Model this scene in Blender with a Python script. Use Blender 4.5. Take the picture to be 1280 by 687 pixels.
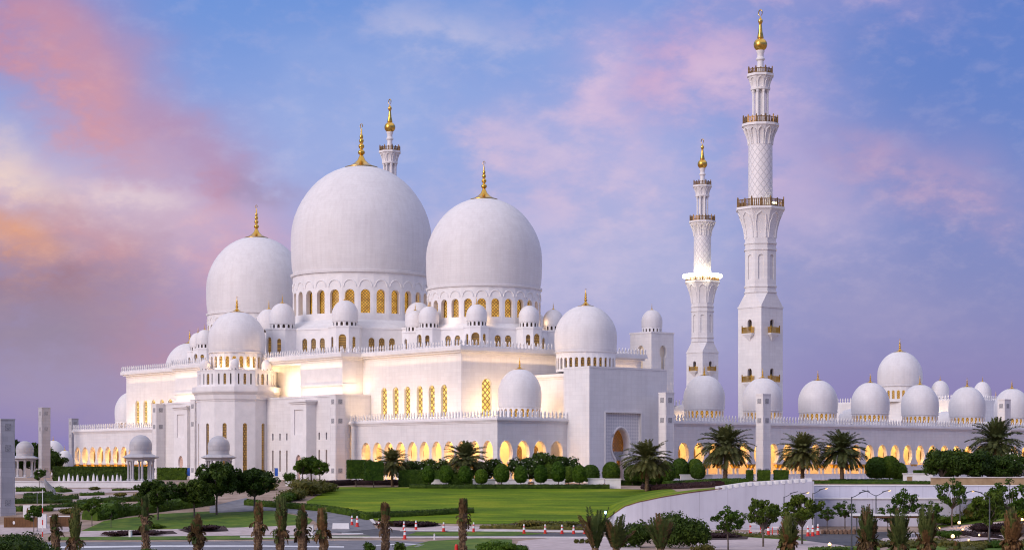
import bpy, bmesh, math, random
from mathutils import Vector, Matrix
from mathutils.geometry import tessellate_polygon
PI = math.pi
R = math.radians
scene = bpy.context.scene
C = scene.collection
for o in list(bpy.data.objects):
    bpy.data.objects.remove(o)

# ------------------------------------------------------------------ camera
FPX, YH = 2400.0, 582.0                 # focal length and horizon of the 1280 x 687 photograph
CAMZ = 3.0
cam = bpy.data.cameras.new('camera')
cam.sensor_width = 36.0
cam.lens = FPX / 1280 * 36
cam.shift_y = (YH - 343.5) / 1280
cam.clip_start = 1.0
cam.clip_end = 20000
camo = bpy.data.objects.new('camera', cam)
camo.location = (0, 0, CAMZ)
camo.rotation_euler = (PI / 2, 0, 0)
C.objects.link(camo)
scene.camera = camo

# ------------------------------------------------------------------ light
SUN_DIR = Vector((-0.70, -0.62, 0.40)).normalized()      # towards the afterglow
sun = bpy.data.lights.new('sun', 'SUN')
sun.energy = 2.05
sun.angle = R(30)
sun.color = (1.0, 0.88, 0.84)
suno = bpy.data.objects.new('sun', sun)
suno.rotation_euler = SUN_DIR.to_track_quat('Z', 'Y').to_euler()
suno.location = (-200, -100, 200)
C.objects.link(suno)
scene.view_settings.view_transform = 'Standard'
scene.view_settings.look = 'None'
scene.view_settings.exposure = 0.0
scene.view_settings.gamma = 1.0
scene.view_settings.use_curve_mapping = False
scene.render.engine = 'CYCLES'
scene.cycles.filter_width = 1.1
scene.cycles.max_bounces = 6
scene.cycles.diffuse_bounces = 3


def srgb(r, g, b):
    f = lambda c: (c / 255 / 12.92) if c / 255 <= 0.04045 else ((c / 255 + 0.055) / 1.055) ** 2.4
    return (f(r), f(g), f(b))


def make_world():
    w = bpy.data.worlds.new('World')
    scene.world = w
    w.use_nodes = True
    nt = w.node_tree
    N, K = nt.nodes, nt.links
    N.clear()
    out = N.new('ShaderNodeOutputWorld')
    sky = N.new('ShaderNodeTexSky')
    sky.sky_type = 'NISHITA'
    sky.sun_disc = False
    sky.sun_elevation = R(3)
    sky.sun_rotation = math.atan2(SUN_DIR.x, SUN_DIR.y)
    bg1 = N.new('ShaderNodeBackground')
    bg1.inputs[1].default_value = 0.05
    K.new(sky.outputs[0], bg1.inputs[0])

    def val(x):
        return x

    def M(op, a, b=None, c=None, clamp=False):
        n = N.new('ShaderNodeMath')
        n.operation = op
        n.use_clamp = clamp
        for i, x in enumerate((a, b, c)):
            if x is None:
                continue
            if isinstance(x, (int, float)):
                n.inputs[i].default_value = x
            else:
                K.new(x, n.inputs[i])
        return n.outputs[0]

    def MR(x, a, b, c=0.0, d=1.0):
        n = N.new('ShaderNodeMapRange')
        n.interpolation_type = 'SMOOTHSTEP'
        K.new(x, n.inputs[0])
        n.inputs[1].default_value = a
        n.inputs[2].default_value = b
        n.inputs[3].default_value = c
        n.inputs[4].default_value = d
        return n.outputs[0]

    def MIX(f, a, b):
        n = N.new('ShaderNodeMix')
        n.data_type = 'RGBA'
        if isinstance(f, (int, float)):
            n.inputs[0].default_value = f
        else:
            K.new(f, n.inputs[0])
        for i, x in ((6, a), (7, b)):
            if isinstance(x, tuple):
                n.inputs[i].default_value = (*x, 1)
            else:
                K.new(x, n.inputs[i])
        return n.outputs[2]

    tc = N.new('ShaderNodeTexCoord')
    sep = N.new('ShaderNodeSeparateXYZ')
    K.new(tc.outputs['Generated'], sep.inputs[0])
    x, z = sep.outputs[0], sep.outputs[2]

    def noise(scale, detail=5, rough=0.55, stretch=(1, 1, 1), rot=0.0, off=(0, 0, 0)):
        mp = N.new('ShaderNodeMapping')
        mp.inputs['Location'].default_value = off
        mp.inputs['Rotation'].default_value = (0, rot, 0)
        mp.inputs['Scale'].default_value = stretch
        K.new(tc.outputs['Generated'], mp.inputs[0])
        n = N.new('ShaderNodeTexNoise')
        n.inputs['Scale'].default_value = scale
        n.inputs['Detail'].default_value = detail
        n.inputs['Roughness'].default_value = rough
        K.new(mp.outputs[0], n.inputs['Vector'])
        return n.outputs[0]

    nA = noise(9, 6, 0.55, (1, 1, 1.6), R(-25))
    nB = noise(22, 6, 0.6, (1, 1, 2.0), R(-30), (3, 1, 0))
    nC = noise(5, 5, 0.5, (1, 1, 1.3), R(20), (7, 0, 2))
    nD = noise(60, 5, 0.6, (1, 1, 1.8), R(-35), (1, 4, 0))
    wx = M('ADD', x, M('MULTIPLY', M('SUBTRACT', nA, 0.5), 0.10))
    wx = M('ADD', wx, M('MULTIPLY', M('SUBTRACT', nB, 0.5), 0.045))
    wz = M('ADD', z, M('MULTIPLY', M('SUBTRACT', nC, 0.5), 0.10))
    wz = M('ADD', wz, M('MULTIPLY', M('SUBTRACT', nD, 0.5), 0.022))

    def D(px, py):
        dx, dz = (px - 640) / FPX, (YH - py) / FPX
        l = math.sqrt(1 + dx * dx + dz * dz)
        return dx / l, dz / l

    def bank(p0, p1, width, soft=1.0):
        """soft mask of a cloud bank stretched between two directions, given as sky angles"""
        (x0, z0), (x1, z1) = D(*p0), D(*p1)
        cx, cz = (x0 + x1) / 2, (z0 + z1) / 2
        L = max(math.hypot(x1 - x0, z1 - z0) / 2, 1e-3)
        ca, sa = (x1 - x0) / 2 / L, (z1 - z0) / 2 / L
        L = L + width / FPX * 0.5
        dx, dz = M('SUBTRACT', wx, cx), M('SUBTRACT', wz, cz)
        a = M('DIVIDE', M('ADD', M('MULTIPLY', dx, ca), M('MULTIPLY', dz, sa)), L)
        b = M('DIVIDE', M('SUBTRACT', M('MULTIPLY', dz, ca), M('MULTIPLY', dx, sa)), width / FPX)
        q = M('ADD', M('POWER', M('MULTIPLY', a, a), 1.5), M('MULTIPLY', b, b))
        return M('EXPONENT', M('MULTIPLY', q, -soft))

    # the clear sky: blue overhead, lavender towards the horizon
    col = MIX(MR(z, 0.0, 0.17), srgb(132, 130, 200), srgb(138, 160, 230))
    col = MIX(MR(z, 0.14, 0.25), col, srgb(96, 140, 222))
    # darker blue towards the right
    col = MIX(M('MULTIPLY', MR(x, 0.05, 0.22), 0.9), col, MIX(MR(z, 0.02, 0.20), srgb(112, 112, 190), srgb(62, 102, 198)))
    col = MIX(M('MULTIPLY', bank((690, 330), (900, 420), 110), 0.5), col, srgb(170, 170, 222))
    # broken pink clouds
    broken = MR(M('ADD', M('ADD', M('MULTIPLY', nA, 0.45), M('MULTIPLY', nB, 0.35)), M('MULTIPLY', nD, 0.2)), 0.42, 0.60)
    pz = MR(z, 0.03, 0.12)
    banks = [
        # p0, p1, width, colour, strength
        ((560, 320), (860, 320), 120, srgb(184, 178, 228), 0.8),
        ((710, 20), (765, 170), 62, srgb(206, 172, 218), 0.85),
        ((780, 60), (1010, 110), 62, srgb(204, 158, 208), 0.85),
        ((660, 190), (830, 240), 66, srgb(200, 172, 220), 0.8),
        ((860, 10), (1140, 0), 34, srgb(184, 156, 210), 0.95),
        ((920, 180), (1060, 250), 58, srgb(192, 162, 214), 0.8),
        ((1090, 185), (1260, 235), 46, srgb(174, 140, 196), 0.95),
        ((1000, 330), (1180, 400), 60, srgb(140, 136, 202), 0.6),
        ((1060, 60), (1100, 120), 40, srgb(70, 108, 196), 0.5),
        ((590, 140), (650, 215), 45, srgb(212, 184, 222), 0.85),
        ((490, 20), (660, 50), 36, srgb(176, 180, 228), 0.8),
        ((690, 130), (800, 270), 70, srgb(206, 190, 230), 0.55),
        ((880, 90), (1000, 130), 40, srgb(216, 186, 224), 0.6),
        ((720, 40), (760, 110), 36, srgb(220, 192, 228), 0.6),
        ((1000, 240), (1100, 300), 50, srgb(176, 162, 216), 0.5),
        # the sunset side
        ((330, 160), (520, 120), 70, srgb(176, 186, 236), 0.5),
        ((150, 240), (350, 330), 85, srgb(216, 164, 196), 1.0),
        ((90, 380), (310, 420), 85, srgb(178, 132, 178), 1.0),
        ((-40, 200), (200, 250), 70, srgb(228, 190, 206), 0.95),
        ((-20, 30), (150, 120), 60, srgb(190, 128, 168), 1.0),
        ((50, 70), (150, 160), 42, srgb(212, 142, 164), 1.0),
        ((190, 150), (300, 215), 36, srgb(186, 126, 168), 1.0),
        ((290, 195), (370, 240), 17, srgb(150, 124, 176), 0.55),
        ((-20, 165), (60, 235), 22, srgb(244, 214, 208), 0.8),
        ((100, 205), (200, 225), 16, srgb(240, 216, 226), 0.8),
        ((-60, 340), (140, 325), 62, srgb(158, 102, 136), 1.15),
        ((-60, 410), (150, 440), 95, srgb(136, 118, 164), 0.95),
        ((-70, 264), (35, 286), 36, srgb(234, 152, 112), 1.15),
        ((50, 250), (150, 300), 26, srgb(206, 140, 158), 0.85),
        ((-60, 480), (500, 560), 55, srgb(152, 144, 196), 0.7),
    ]
    for p0, p1, wdt, c, s in banks:
        m = bank(p0, p1, wdt)
        m = M('MULTIPLY', m, M('ADD', M('MULTIPLY', broken, 0.85 if p0[0] > 480 else 0.55), 0.32 if p0[0] > 480 else 0.62))
        col = MIX(M('MULTIPLY', m, s, clamp=True), col, c)
    # fine streaks
    st = MR(nD, 0.45, 0.75)
    col = MIX(M('MULTIPLY', M('MULTIPLY', st, pz), 0.10), col, srgb(232, 206, 224))
    # the sky above the picture is brighter, the ground half dull
    up = MR(z, 0.30, 0.75)
    col = MIX(up, col, (0.92, 0.90, 1.10))
    col = MIX(MR(z, 0.0, -0.08), col, (0.20, 0.19, 0.20))
    bg2 = N.new('ShaderNodeBackground')
    K.new(col, bg2.inputs[0])
    bg2.inputs[1].default_value = 0.85
    add = N.new('ShaderNodeAddShader')
    K.new(bg1.outputs[0], add.inputs[0])
    K.new(bg2.outputs[0], add.inputs[1])
    K.new(add.outputs[0], out.inputs[0])


make_world()


# ------------------------------------------------------------------ materials
def new_mat(name):
    m = bpy.data.materials.new(name)
    m.use_nodes = True
    nt = m.node_tree
    b = nt.nodes['Principled BSDF']
    return m, nt, b


def ramp(nt, fac, stops):
    r = nt.nodes.new('ShaderNodeValToRGB')
    cr = r.color_ramp
    while len(cr.elements) > 1:
        cr.elements.remove(cr.elements[-1])
    cr.elements[0].position = stops[0][0]
    cr.elements[0].color = (*stops[0][1], 1)
    for p, c in stops[1:]:
        e = cr.elements.new(p)
        e.color = (*c, 1)
    nt.links.new(fac, r.inputs[0])
    return r.outputs[0]


def noise_node(nt, scale, detail=4, rough=0.6, vec=None, coord='Object'):
    n = nt.nodes.new('ShaderNodeTexNoise')
    n.inputs['Scale'].default_value = scale
    n.inputs['Detail'].default_value = detail
    n.inputs['Roughness'].default_value = rough
    if vec is None:
        tc = nt.nodes.new('ShaderNodeTexCoord')
        vec = tc.outputs[coord]
    nt.links.new(vec, n.inputs['Vector'])
    return n.outputs[0]


def simple(name, stops, scale=1.0, rough=0.8, metal=0.0, bump=0.0, detail=4, coord='Object', spec=0.3):
    m, nt, b = new_mat(name)
    n = noise_node(nt, scale, detail, coord=coord)
    c = ramp(nt, n, stops)
    nt.links.new(c, b.inputs['Base Color'])
    b.inputs['Roughness'].default_value = rough
    b.inputs['Metallic'].default_value = metal
    b.inputs['Specular IOR Level'].default_value = spec
    if bump:
        bp = nt.nodes.new('ShaderNodeBump')
        bp.inputs['Strength'].default_value = bump
        bp.inputs['Distance'].default_value = 0.05
        nt.links.new(n, bp.inputs['Height'])
        nt.links.new(bp.outputs[0], b.inputs['Normal'])
    return m


def marble(name, base=(0.82, 0.795, 0.78), course=(2.2, 0.75), contrast=0.07, rough=0.42, polar=0.0):
    """white marble cladding with faint block courses and a little weathering"""
    m, nt, b = new_mat(name)
    K = nt.links
    tc = nt.nodes.new('ShaderNodeTexCoord')
    sp = nt.nodes.new('ShaderNodeSeparateXYZ')
    K.new(tc.outputs['Object'], sp.inputs[0])
    ad = nt.nodes.new('ShaderNodeMath')
    ad.operation = 'ADD'
    K.new(sp.outputs[0], ad.inputs[0])
    K.new(sp.outputs[1], ad.inputs[1])
    cb = nt.nodes.new('ShaderNodeCombineXYZ')
    if polar:
        at2 = nt.nodes.new('ShaderNodeMath')
        at2.operation = 'ARCTAN2'
        K.new(sp.outputs[1], at2.inputs[0])
        K.new(sp.outputs[0], at2.inputs[1])
        K.new(at2.outputs[0], ad.inputs[0])
        for l in list(ad.inputs[1].links):
            K.remove(l)
        ad.operation = 'MULTIPLY'
        ad.inputs[1].default_value = polar
    K.new(ad.outputs[0], cb.inputs[0])
    K.new(sp.outputs[2], cb.inputs[1])
    br = nt.nodes.new('ShaderNodeTexBrick')
    K.new(cb.outputs[0], br.inputs['Vector'])
    br.inputs['Scale'].default_value = 1.0
    br.inputs['Brick Width'].default_value = course[0]
    br.inputs['Row Height'].default_value = course[1]
    br.inputs['Mortar Size'].default_value = 0.035
    br.inputs['Mortar Smooth'].default_value = 0.3
    br.inputs['Bias'].default_value = 0.1
    hi = base
    lo = tuple(c * (1 - contrast) for c in base)
    mo = tuple(c * (1 - contrast * 1.6) for c in base)
    br.inputs['Color1'].default_value = (*hi, 1)
    br.inputs['Color2'].default_value = (*lo, 1)
    br.inputs['Mortar'].default_value = (*mo, 1)
    n1 = noise_node(nt, 0.16, 5, 0.6, tc.outputs['Object'])
    ms = nt.nodes.new('ShaderNodeMapping')
    ms.inputs['Scale'].default_value = (1.0, 1.0, 0.07)
    K.new(tc.outputs['Object'], ms.inputs[0])
    n2 = noise_node(nt, 1.1, 5, 0.7, ms.outputs[0])
    r1 = ramp(nt, n1, [(0.3, (0.92, 0.915, 0.92)), (0.7, (1.0, 1.0, 1.0))])
    r2 = ramp(nt, n2, [(0.28, (0.92, 0.91, 0.905)), (0.58, (1.0, 1.0, 1.0))])
    mx = nt.nodes.new('ShaderNodeMix')
    mx.data_type = 'RGBA'
    mx.blend_type = 'MULTIPLY'
    mx.inputs[0].default_value = 1
    K.new(br.outputs[0], mx.inputs[6])
    K.new(r1, mx.inputs[7])
    mx2 = nt.nodes.new('ShaderNodeMix')
    mx2.data_type = 'RGBA'
    mx2.blend_type = 'MULTIPLY'
    mx2.inputs[0].default_value = 1
    K.new(mx.outputs[2], mx2.inputs[6])
    K.new(r2, mx2.inputs[7])
    K.new(mx2.outputs[2], b.inputs['Base Color'])
    b.inputs['Roughness'].default_value = rough
    b.inputs['Specular IOR Level'].default_value = 0.35
    bp = nt.nodes.new('ShaderNodeBump')
    bp.inputs['Strength'].default_value = 0.12
    bp.inputs['Distance'].default_value = 0.04
    K.new(br.outputs[1], bp.inputs['Height'])
    bp.invert = True
    K.new(bp.outputs[0], b.inputs['Normal'])
    return m


def lattice_marble(name):
    """marble carved with a diagonal net, as on the upper minaret shaft"""
    m, nt, b = new_mat(name)
    K = nt.links
    tc = nt.nodes.new('ShaderNodeTexCoord')
    sp = nt.nodes.new('ShaderNodeSeparateXYZ')
    K.new(tc.outputs['Object'], sp.inputs[0])

    def Mt(op, a, b_=None):
        n = nt.nodes.new('ShaderNodeMath')
        n.operation = op
        for i, v in enumerate((a, b_)):
            if v is None:
                continue
            if isinstance(v, (int, float)):
                n.inputs[i].default_value = v
            else:
                K.new(v, n.inputs[i])
        return n.outputs[0]
    ang = Mt('MULTIPLY', Mt('ARCTAN2', sp.outputs[1], sp.outputs[0]), 12 / (2 * PI))
    zz = Mt('MULTIPLY', sp.outputs[2], 0.55)
    a = Mt('PINGPONG', Mt('ADD', ang, zz), 0.5)
    c = Mt('PINGPONG', Mt('SUBTRACT', ang, zz), 0.5)
    d = Mt('MINIMUM', a, c)
    cr = ramp(nt, d, [(0.0, (0.58, 0.56, 0.56)), (0.06, (0.62, 0.60, 0.60)), (0.12, (0.78, 0.75, 0.74))])
    K.new(cr, b.inputs['Base Color'])
    bp = nt.nodes.new('ShaderNodeBump')
    bp.inputs['Strength'].default_value = 0.7
    bp.inputs['Distance'].default_value = 0.2
    K.new(cr, bp.inputs['Height'])
    K.new(bp.outputs[0], b.inputs['Normal'])
    b.inputs['Roughness'].default_value = 0.45
    return m


def lit_glass(name, c0, c1, strength, cell=(0.55, 0.55), bar=0.12, diag=False, nsc=0.45, lo=0.5):
    """a lit window behind a lattice: the glass glows, the lattice does not"""
    m, nt, b = new_mat(name)
    K = nt.links
    tc = nt.nodes.new('ShaderNodeTexCoord')
    sp = nt.nodes.new('ShaderNodeSeparateXYZ')
    K.new(tc.outputs['Object'], sp.inputs[0])
    ad = nt.nodes.new('ShaderNodeMath')
    ad.operation = 'ADD'
    K.new(sp.outputs[0], ad.inputs[0])
    K.new(sp.outputs[1], ad.inputs[1])
    cb = nt.nodes.new('ShaderNodeCombineXYZ')
    K.new(ad.outputs[0], cb.inputs[0])
    K.new(sp.outputs[2], cb.inputs[1])
    mpg = nt.nodes.new('ShaderNodeMapping')
    mpg.inputs['Rotation'].default_value = (0, 0, R(45) if diag else 0)
    K.new(cb.outputs[0], mpg.inputs[0])
    br = nt.nodes.new('ShaderNodeTexBrick')
    br.offset = 0.0 if diag else 0.5
    K.new(mpg.outputs[0], br.inputs['Vector'])
    br.inputs['Scale'].default_value = 1
    br.inputs['Brick Width'].default_value = cell[0]
    br.inputs['Row Height'].default_value = cell[1]
    br.inputs['Mortar Size'].default_value = bar
    br.inputs['Mortar Smooth'].default_value = 0.4
    br.inputs['Color1'].default_value = (*c0, 1)
    br.inputs['Color2'].default_value = (*c1, 1)
    br.inputs['Mortar'].default_value = (c0[0] * 0.16, c0[1] * 0.13, c0[2] * 0.10, 1)
    n = noise_node(nt, nsc, 3, 0.6, tc.outputs['Object'])
    r = ramp(nt, n, [(0.3, (lo * 1.1, lo, lo * 0.9)), (0.7, (1.1, 1.1, 1.1))])
    mx = nt.nodes.new('ShaderNodeMix')
    mx.data_type = 'RGBA'
    mx.blend_type = 'MULTIPLY'
    mx.inputs[0].default_value = 1
    K.new(br.outputs[0], mx.inputs[6])
    K.new(r, mx.inputs[7])
    K.new(mx.outputs[2], b.inputs['Emission Color'])
    b.inputs['Emission Strength'].default_value = strength
    b.inputs['Base Color'].default_value = (0.10, 0.07, 0.03, 1)
    b.inputs['Roughness'].default_value = 0.3
    return m


def glow(name, col, strength):
    m, nt, b = new_mat(name)
    b.inputs['Base Color'].default_value = (0.6, 0.6, 0.6, 1)
    b.inputs['Emission Color'].default_value = (*col, 1)
    b.inputs['Emission Strength'].default_value = strength
    return m


MAT = {}
MAT['marble'] = marble('white_marble')
MAT['dome'] = marble('dome_marble', (0.775, 0.75, 0.745), (1.6, 0.5), 0.045, 0.5, polar=12.0)
MAT['marble_dark'] = marble('dark_grey_marble', (0.52, 0.51, 0.53), (2.0, 0.8), 0.13)  # darker, greyer copy of the marble for the pavilions and left pylons
MAT['smooth'] = simple('dressed_marble', [(0.3, (0.72, 0.70, 0.69)), (0.7, (0.82, 0.79, 0.78))], 0.6, 0.45, bump=0.1)
MAT['grey_marble'] = marble('grey_marble', (0.83, 0.815, 0.815), (2.0, 0.8), 0.06)
MAT['lattice'] = lattice_marble('net_carved_marble')
MAT['carved'] = simple('carved_panel', [(0.40, (0.20, 0.20, 0.22)), (0.60, (0.46, 0.45, 0.46))], 7.0, 0.6, bump=0.6, detail=3)
MAT['gold'] = simple('gilded_metal', [(0.3, (0.62, 0.36, 0.06)), (0.7, (0.86, 0.55, 0.13))], 1.2, 0.28, metal=1.0)
MAT['bronze'] = simple('bronze_rail', [(0.3, (0.20, 0.11, 0.045)), (0.7, (0.44, 0.27, 0.11))], 1.5, 0.4, metal=0.7)
MAT['win'] = lit_glass('lit_amber_lattice_window', (1.0, 0.56, 0.09), (0.75, 0.36, 0.04), 0.85, (0.5, 0.5), 0.07, True)
MAT['win_dim'] = lit_glass('dim_amber_window', (0.50, 0.27, 0.05), (0.30, 0.15, 0.02), 0.75)
MAT['win_bright'] = lit_glass('bright_golden_window', (1.0, 0.74, 0.22), (1.0, 0.58, 0.10), 1.5, (0.85, 0.85), 0.16, True)
MAT['door_lit'] = lit_glass('carved_amber_door', (0.80, 0.30, 0.04), (0.35, 0.10, 0.015), 0.62, (0.5, 0.5), 0.13, True, 0.9, 0.08)
MAT['dark_win'] = simple('dark_glass', [(0.3, (0.035, 0.025, 0.02)), (0.7, (0.09, 0.06, 0.04))], 1.0, 0.25)
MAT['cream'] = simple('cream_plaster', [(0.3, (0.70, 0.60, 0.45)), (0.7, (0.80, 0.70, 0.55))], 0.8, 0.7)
MAT['lamp_warm'] = glow('warm_lamp', (1.0, 0.55, 0.16), 2.2)
MAT['lamp_white'] = glow('white_lamp', (1.0, 0.90, 0.55), 9)
MAT['lamp_cool'] = glow('cool_lamp', (0.55, 1.0, 1.0), 10)


# ------------------------------------------------------------------ mesh helper
class MB:
    """collects shapes and links them as one mesh object"""

    def __init__(s, off=(0, 0, 0)):
        s.v, s.f, s.m, s.off = [], [], [], off
        s.cur = 0

    def add(s, vs, fs, m=None):
        b = len(s.v)
        s.v += [tuple(p) for p in vs]
        for f in fs:
            s.f.append(tuple(b + i for i in f))
            s.m.append(s.cur if m is None else m)

    def box(s, x0, x1, y0, y1, z0, z1, m=None):
        s.add([(x0, y0, z0), (x1, y0, z0), (x1, y1, z0), (x0, y1, z0),
               (x0, y0, z1), (x1, y0, z1), (x1, y1, z1), (x0, y1, z1)],
              [(3, 2, 1, 0), (4, 5, 6, 7), (0, 1, 5, 4), (1, 2, 6, 5), (2, 3, 7, 6), (3, 0, 4, 7)], m)

    def loft(s, rings, cap0=True, cap1=True, m=None, closed=True):
        n = len(rings[0])
        vs = [p for r in rings for p in r]
        fs = []
        for k in range(len(rings) - 1):
            for i in range(n if closed else n - 1):
                j = (i + 1) % n
                fs.append((k * n + i, k * n + j, (k + 1) * n + j, (k + 1) * n + i))
        if cap0:
            fs.append(tuple(range(n - 1, -1, -1)))
        if cap1:
            fs.append(tuple((len(rings) - 1) * n + i for i in range(n)))
        s.add(vs, fs, m)

    def prism(s, poly, z0, z1, m=None):
        s.loft([[(x, y, z0) for x, y in poly], [(x, y, z1) for x, y in poly]], m=m)

    def lathe(s, prof, n=32, c=(0, 0), a0=0.0, m=None, caps=True):
        rings = []
        for r, z in prof:
            r = max(r, 0.001)
            rings.append([(c[0] + r * math.cos(a0 + 2 * PI * i / n), c[1] + r * math.sin(a0 + 2 * PI * i / n), z) for i in range(n)])
        s.loft(rings, caps, caps, m)

    def tube(s, pts, rads, n=8, m=None, cap=True):
        pts = [Vector(p) for p in pts]
        if not isinstance(rads, (list, tuple)):
            rads = [rads] * len(pts)
        rings = []
        for i, p in enumerate(pts):
            t = (pts[min(i + 1, len(pts) - 1)] - pts[max(i - 1, 0)]).normalized()
            a = Vector((0, 0, 1)) if abs(t.z) < 0.9 else Vector((1, 0, 0))
            u = t.cross(a).normalized()
            w = t.cross(u).normalized()
            rings.append([tuple(p + (u * math.cos(2 * PI * k / n) + w * math.sin(2 * PI * k / n)) * rads[i]) for k in range(n)])
        s.loft(rings, cap, cap, m)

    def ico(s, c, r, m=None, sc=(1, 1, 1), sub=2, jit=0.0, rnd=None):
        bm = bmesh.new()
        bmesh.ops.create_icosphere(bm, subdivisions=sub, radius=1)
        bm.verts.ensure_lookup_table()
        vs = []
        for v in bm.verts:
            k = r * (1 + (rnd.uniform(-jit, jit) if rnd else 0))
            vs.append((c[0] + v.co.x * k * sc[0], c[1] + v.co.y * k * sc[1], c[2] + v.co.z * k * sc[2]))
        s.add(vs, [[v.index for v in f.verts] for f in bm.faces], m)
        bm.free()

    def outline(s, pts2, to3, thick, holes=(), m=None, mrev=None, front=True, back=True, edge=True):
        """flat plate with holes; pts2 in (x, z); to3(x, z, depth) gives the 3D point, depth 0 = outer face"""
        def area(p):
            return sum(p[i][0] * p[(i + 1) % len(p)][1] - p[(i + 1) % len(p)][0] * p[i][1] for i in range(len(p)))
        pts2 = list(pts2)
        if area(pts2) < 0:
            pts2.reverse()
        hs = []
        for h in holes:
            h = list(h)
            if area(h) > 0:
                h.reverse()
            hs.append(h)
        loops = [pts2] + hs
        flat = [p for l in loops for p in l]
        tris = tessellate_polygon([[Vector((p[0], p[1], 0)) for p in l] for l in loops])
        ft = []
        for t in tris:
            a, b, c = (flat[i] for i in t)
            if (b[0] - a[0]) * (c[1] - a[1]) - (b[1] - a[1]) * (c[0] - a[0]) < 0:
                t = (t[0], t[2], t[1])
            ft.append(tuple(t))
        n = len(flat)
        vs = [to3(p[0], p[1], 0) for p in flat] + [to3(p[0], p[1], thick) for p in flat]
        if front:
            s.add(vs, ft, m)
        if back:
            s.add(vs, [(c + n, b + n, a + n) for a, b, c in ft], m)
        if edge:
            k = 0
            es = []
            for l in loops:
                for i in range(len(l)):
                    a, b = k + i, k + (i + 1) % len(l)
                    es.append((b, a, a + n, b + n))
                k += len(l)
            s.add(vs, es, m if mrev is None else mrev)

    def build(s, name, mats, parent=None, smooth=False, loc=None):
        if not isinstance(mats, (list, tuple)):
            mats = [mats]
        me = bpy.data.meshes.new(name)
        ox, oy, oz = s.off
        me.from_pydata([(x - ox, y - oy, z - oz) for x, y, z in s.v], [], s.f)
        for mt in mats:
            me.materials.append(mt)
        if len(mats) > 1:
            me.polygons.foreach_set('material_index', [min(k, len(mats) - 1) for k in s.m])
        if smooth:
            me.polygons.foreach_set('use_smooth', [True] * len(me.polygons))
            me.set_sharp_from_angle(angle=R(38))
        me.update()
        o = bpy.data.objects.new(name, me)
        C.objects.link(o)
        if parent is not None:
            o.parent = parent
        if loc is not None:
            o.location = loc
        return o


def tag(o, label=None, cat=None, group=None, kind=None):
    if label:
        o['label'] = label
    if cat:
        o['category'] = cat
    if group:
        o['group'] = group
    if kind:
        o['kind'] = kind
    return o


def empty(name, loc, rz=0.0):
    e = bpy.data.objects.new(name, None)
    e.empty_display_size = 0.5
    e.location = loc
    e.rotation_euler = (0, 0, rz)
    C.objects.link(e)
    return e


KIDS = {}


def kids(o):
    return [c for c in bpy.data.objects if c.parent == o]


def copy_tree(o, parent=None, memo=None):
    c = o.copy()
    C.objects.link(c)
    c.parent = parent
    for ch in list(o.children):
        copy_tree(ch, c)
    return c


def at_copy(o, parent, loc, rz=0.0):
    """another instance of a part (shares its mesh)"""
    c = o.copy()
    C.objects.link(c)
    c.parent = parent
    c.location = loc
    c.rotation_euler = (0, 0, rz)
    return c


# ------------------------------------------------------------------ terrain
SP = [(-50, -7.6), (200, -7.4), (255, -7.2), (275, -7.0), (286, -6.2), (305, -4.3), (325, -2.5), (345, -0.95), (365, -0.4), (400, 0.0), (9000, 0.0)]


def lerp_tab(tab, x):
    if x <= tab[0][0]:
        return tab[0][1]
    for (a, b), (c, d) in zip(tab, tab[1:]):
        if x <= c:
            return b + (d - b) * (x - a) / (c - a)
    return tab[-1][1]


def sm(x, a, b):
    t = min(1, max(0, (x - a) / (b - a)))
    return t * t * (3 - 2 * t)


WALL = [(14.6, 287.5), (15.6, 286.0), (17.0, 284.6), (19.0, 283.7), (22.0, 283.3), (26, 283.2), (31, 283.4), (36, 283.7), (44.3, 284.0)]
WTOP = [(14.6, -5.0), (15.6, -4.1), (17.0, -3.0), (19.0, -2.3), (22.2, -1.6), (25.8, -1.0), (30.5, -0.4), (34.3, 0.15), (44.0, 0.75)]


def wall_y(X):
    if X < 14.6:
        return 1e6
    if X > 44.3:
        return 292.0
    return lerp_tab(WALL, X)


def ground(X, Y):
    s = sum(lerp_tab(SP, Y + d) for d in (-4, -2, 0, 2, 4)) / 5
    if X >= 14.6 and Y >= wall_y(X):
        if X > 44.3:
            return max(s, 0.0)
        t = lerp_tab(WTOP, X) - 0.12
        return max(s, t - sm(Y, wall_y(X), 400) * max(t, 0))
    if X > 55 and Y < 292:
        s += sm(X, 62, 76) * 1.9 * sm(Y, 262, 280)
    return s


def at(px, py):
    """point of the terrain seen in a given direction"""
    dx, dz = (px - 640) / FPX, (YH - py) / FPX
    Y = 150.0
    while Y < 900:
        if CAMZ + dz * Y <= ground(dx * Y, Y):
            break
        Y += 0.5
    return Vector((dx * Y, Y, ground(dx * Y, Y)))


def spot(px, Y):
    X = (px - 640) / FPX * Y
    return Vector((X, Y, ground(X, Y)))

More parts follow.
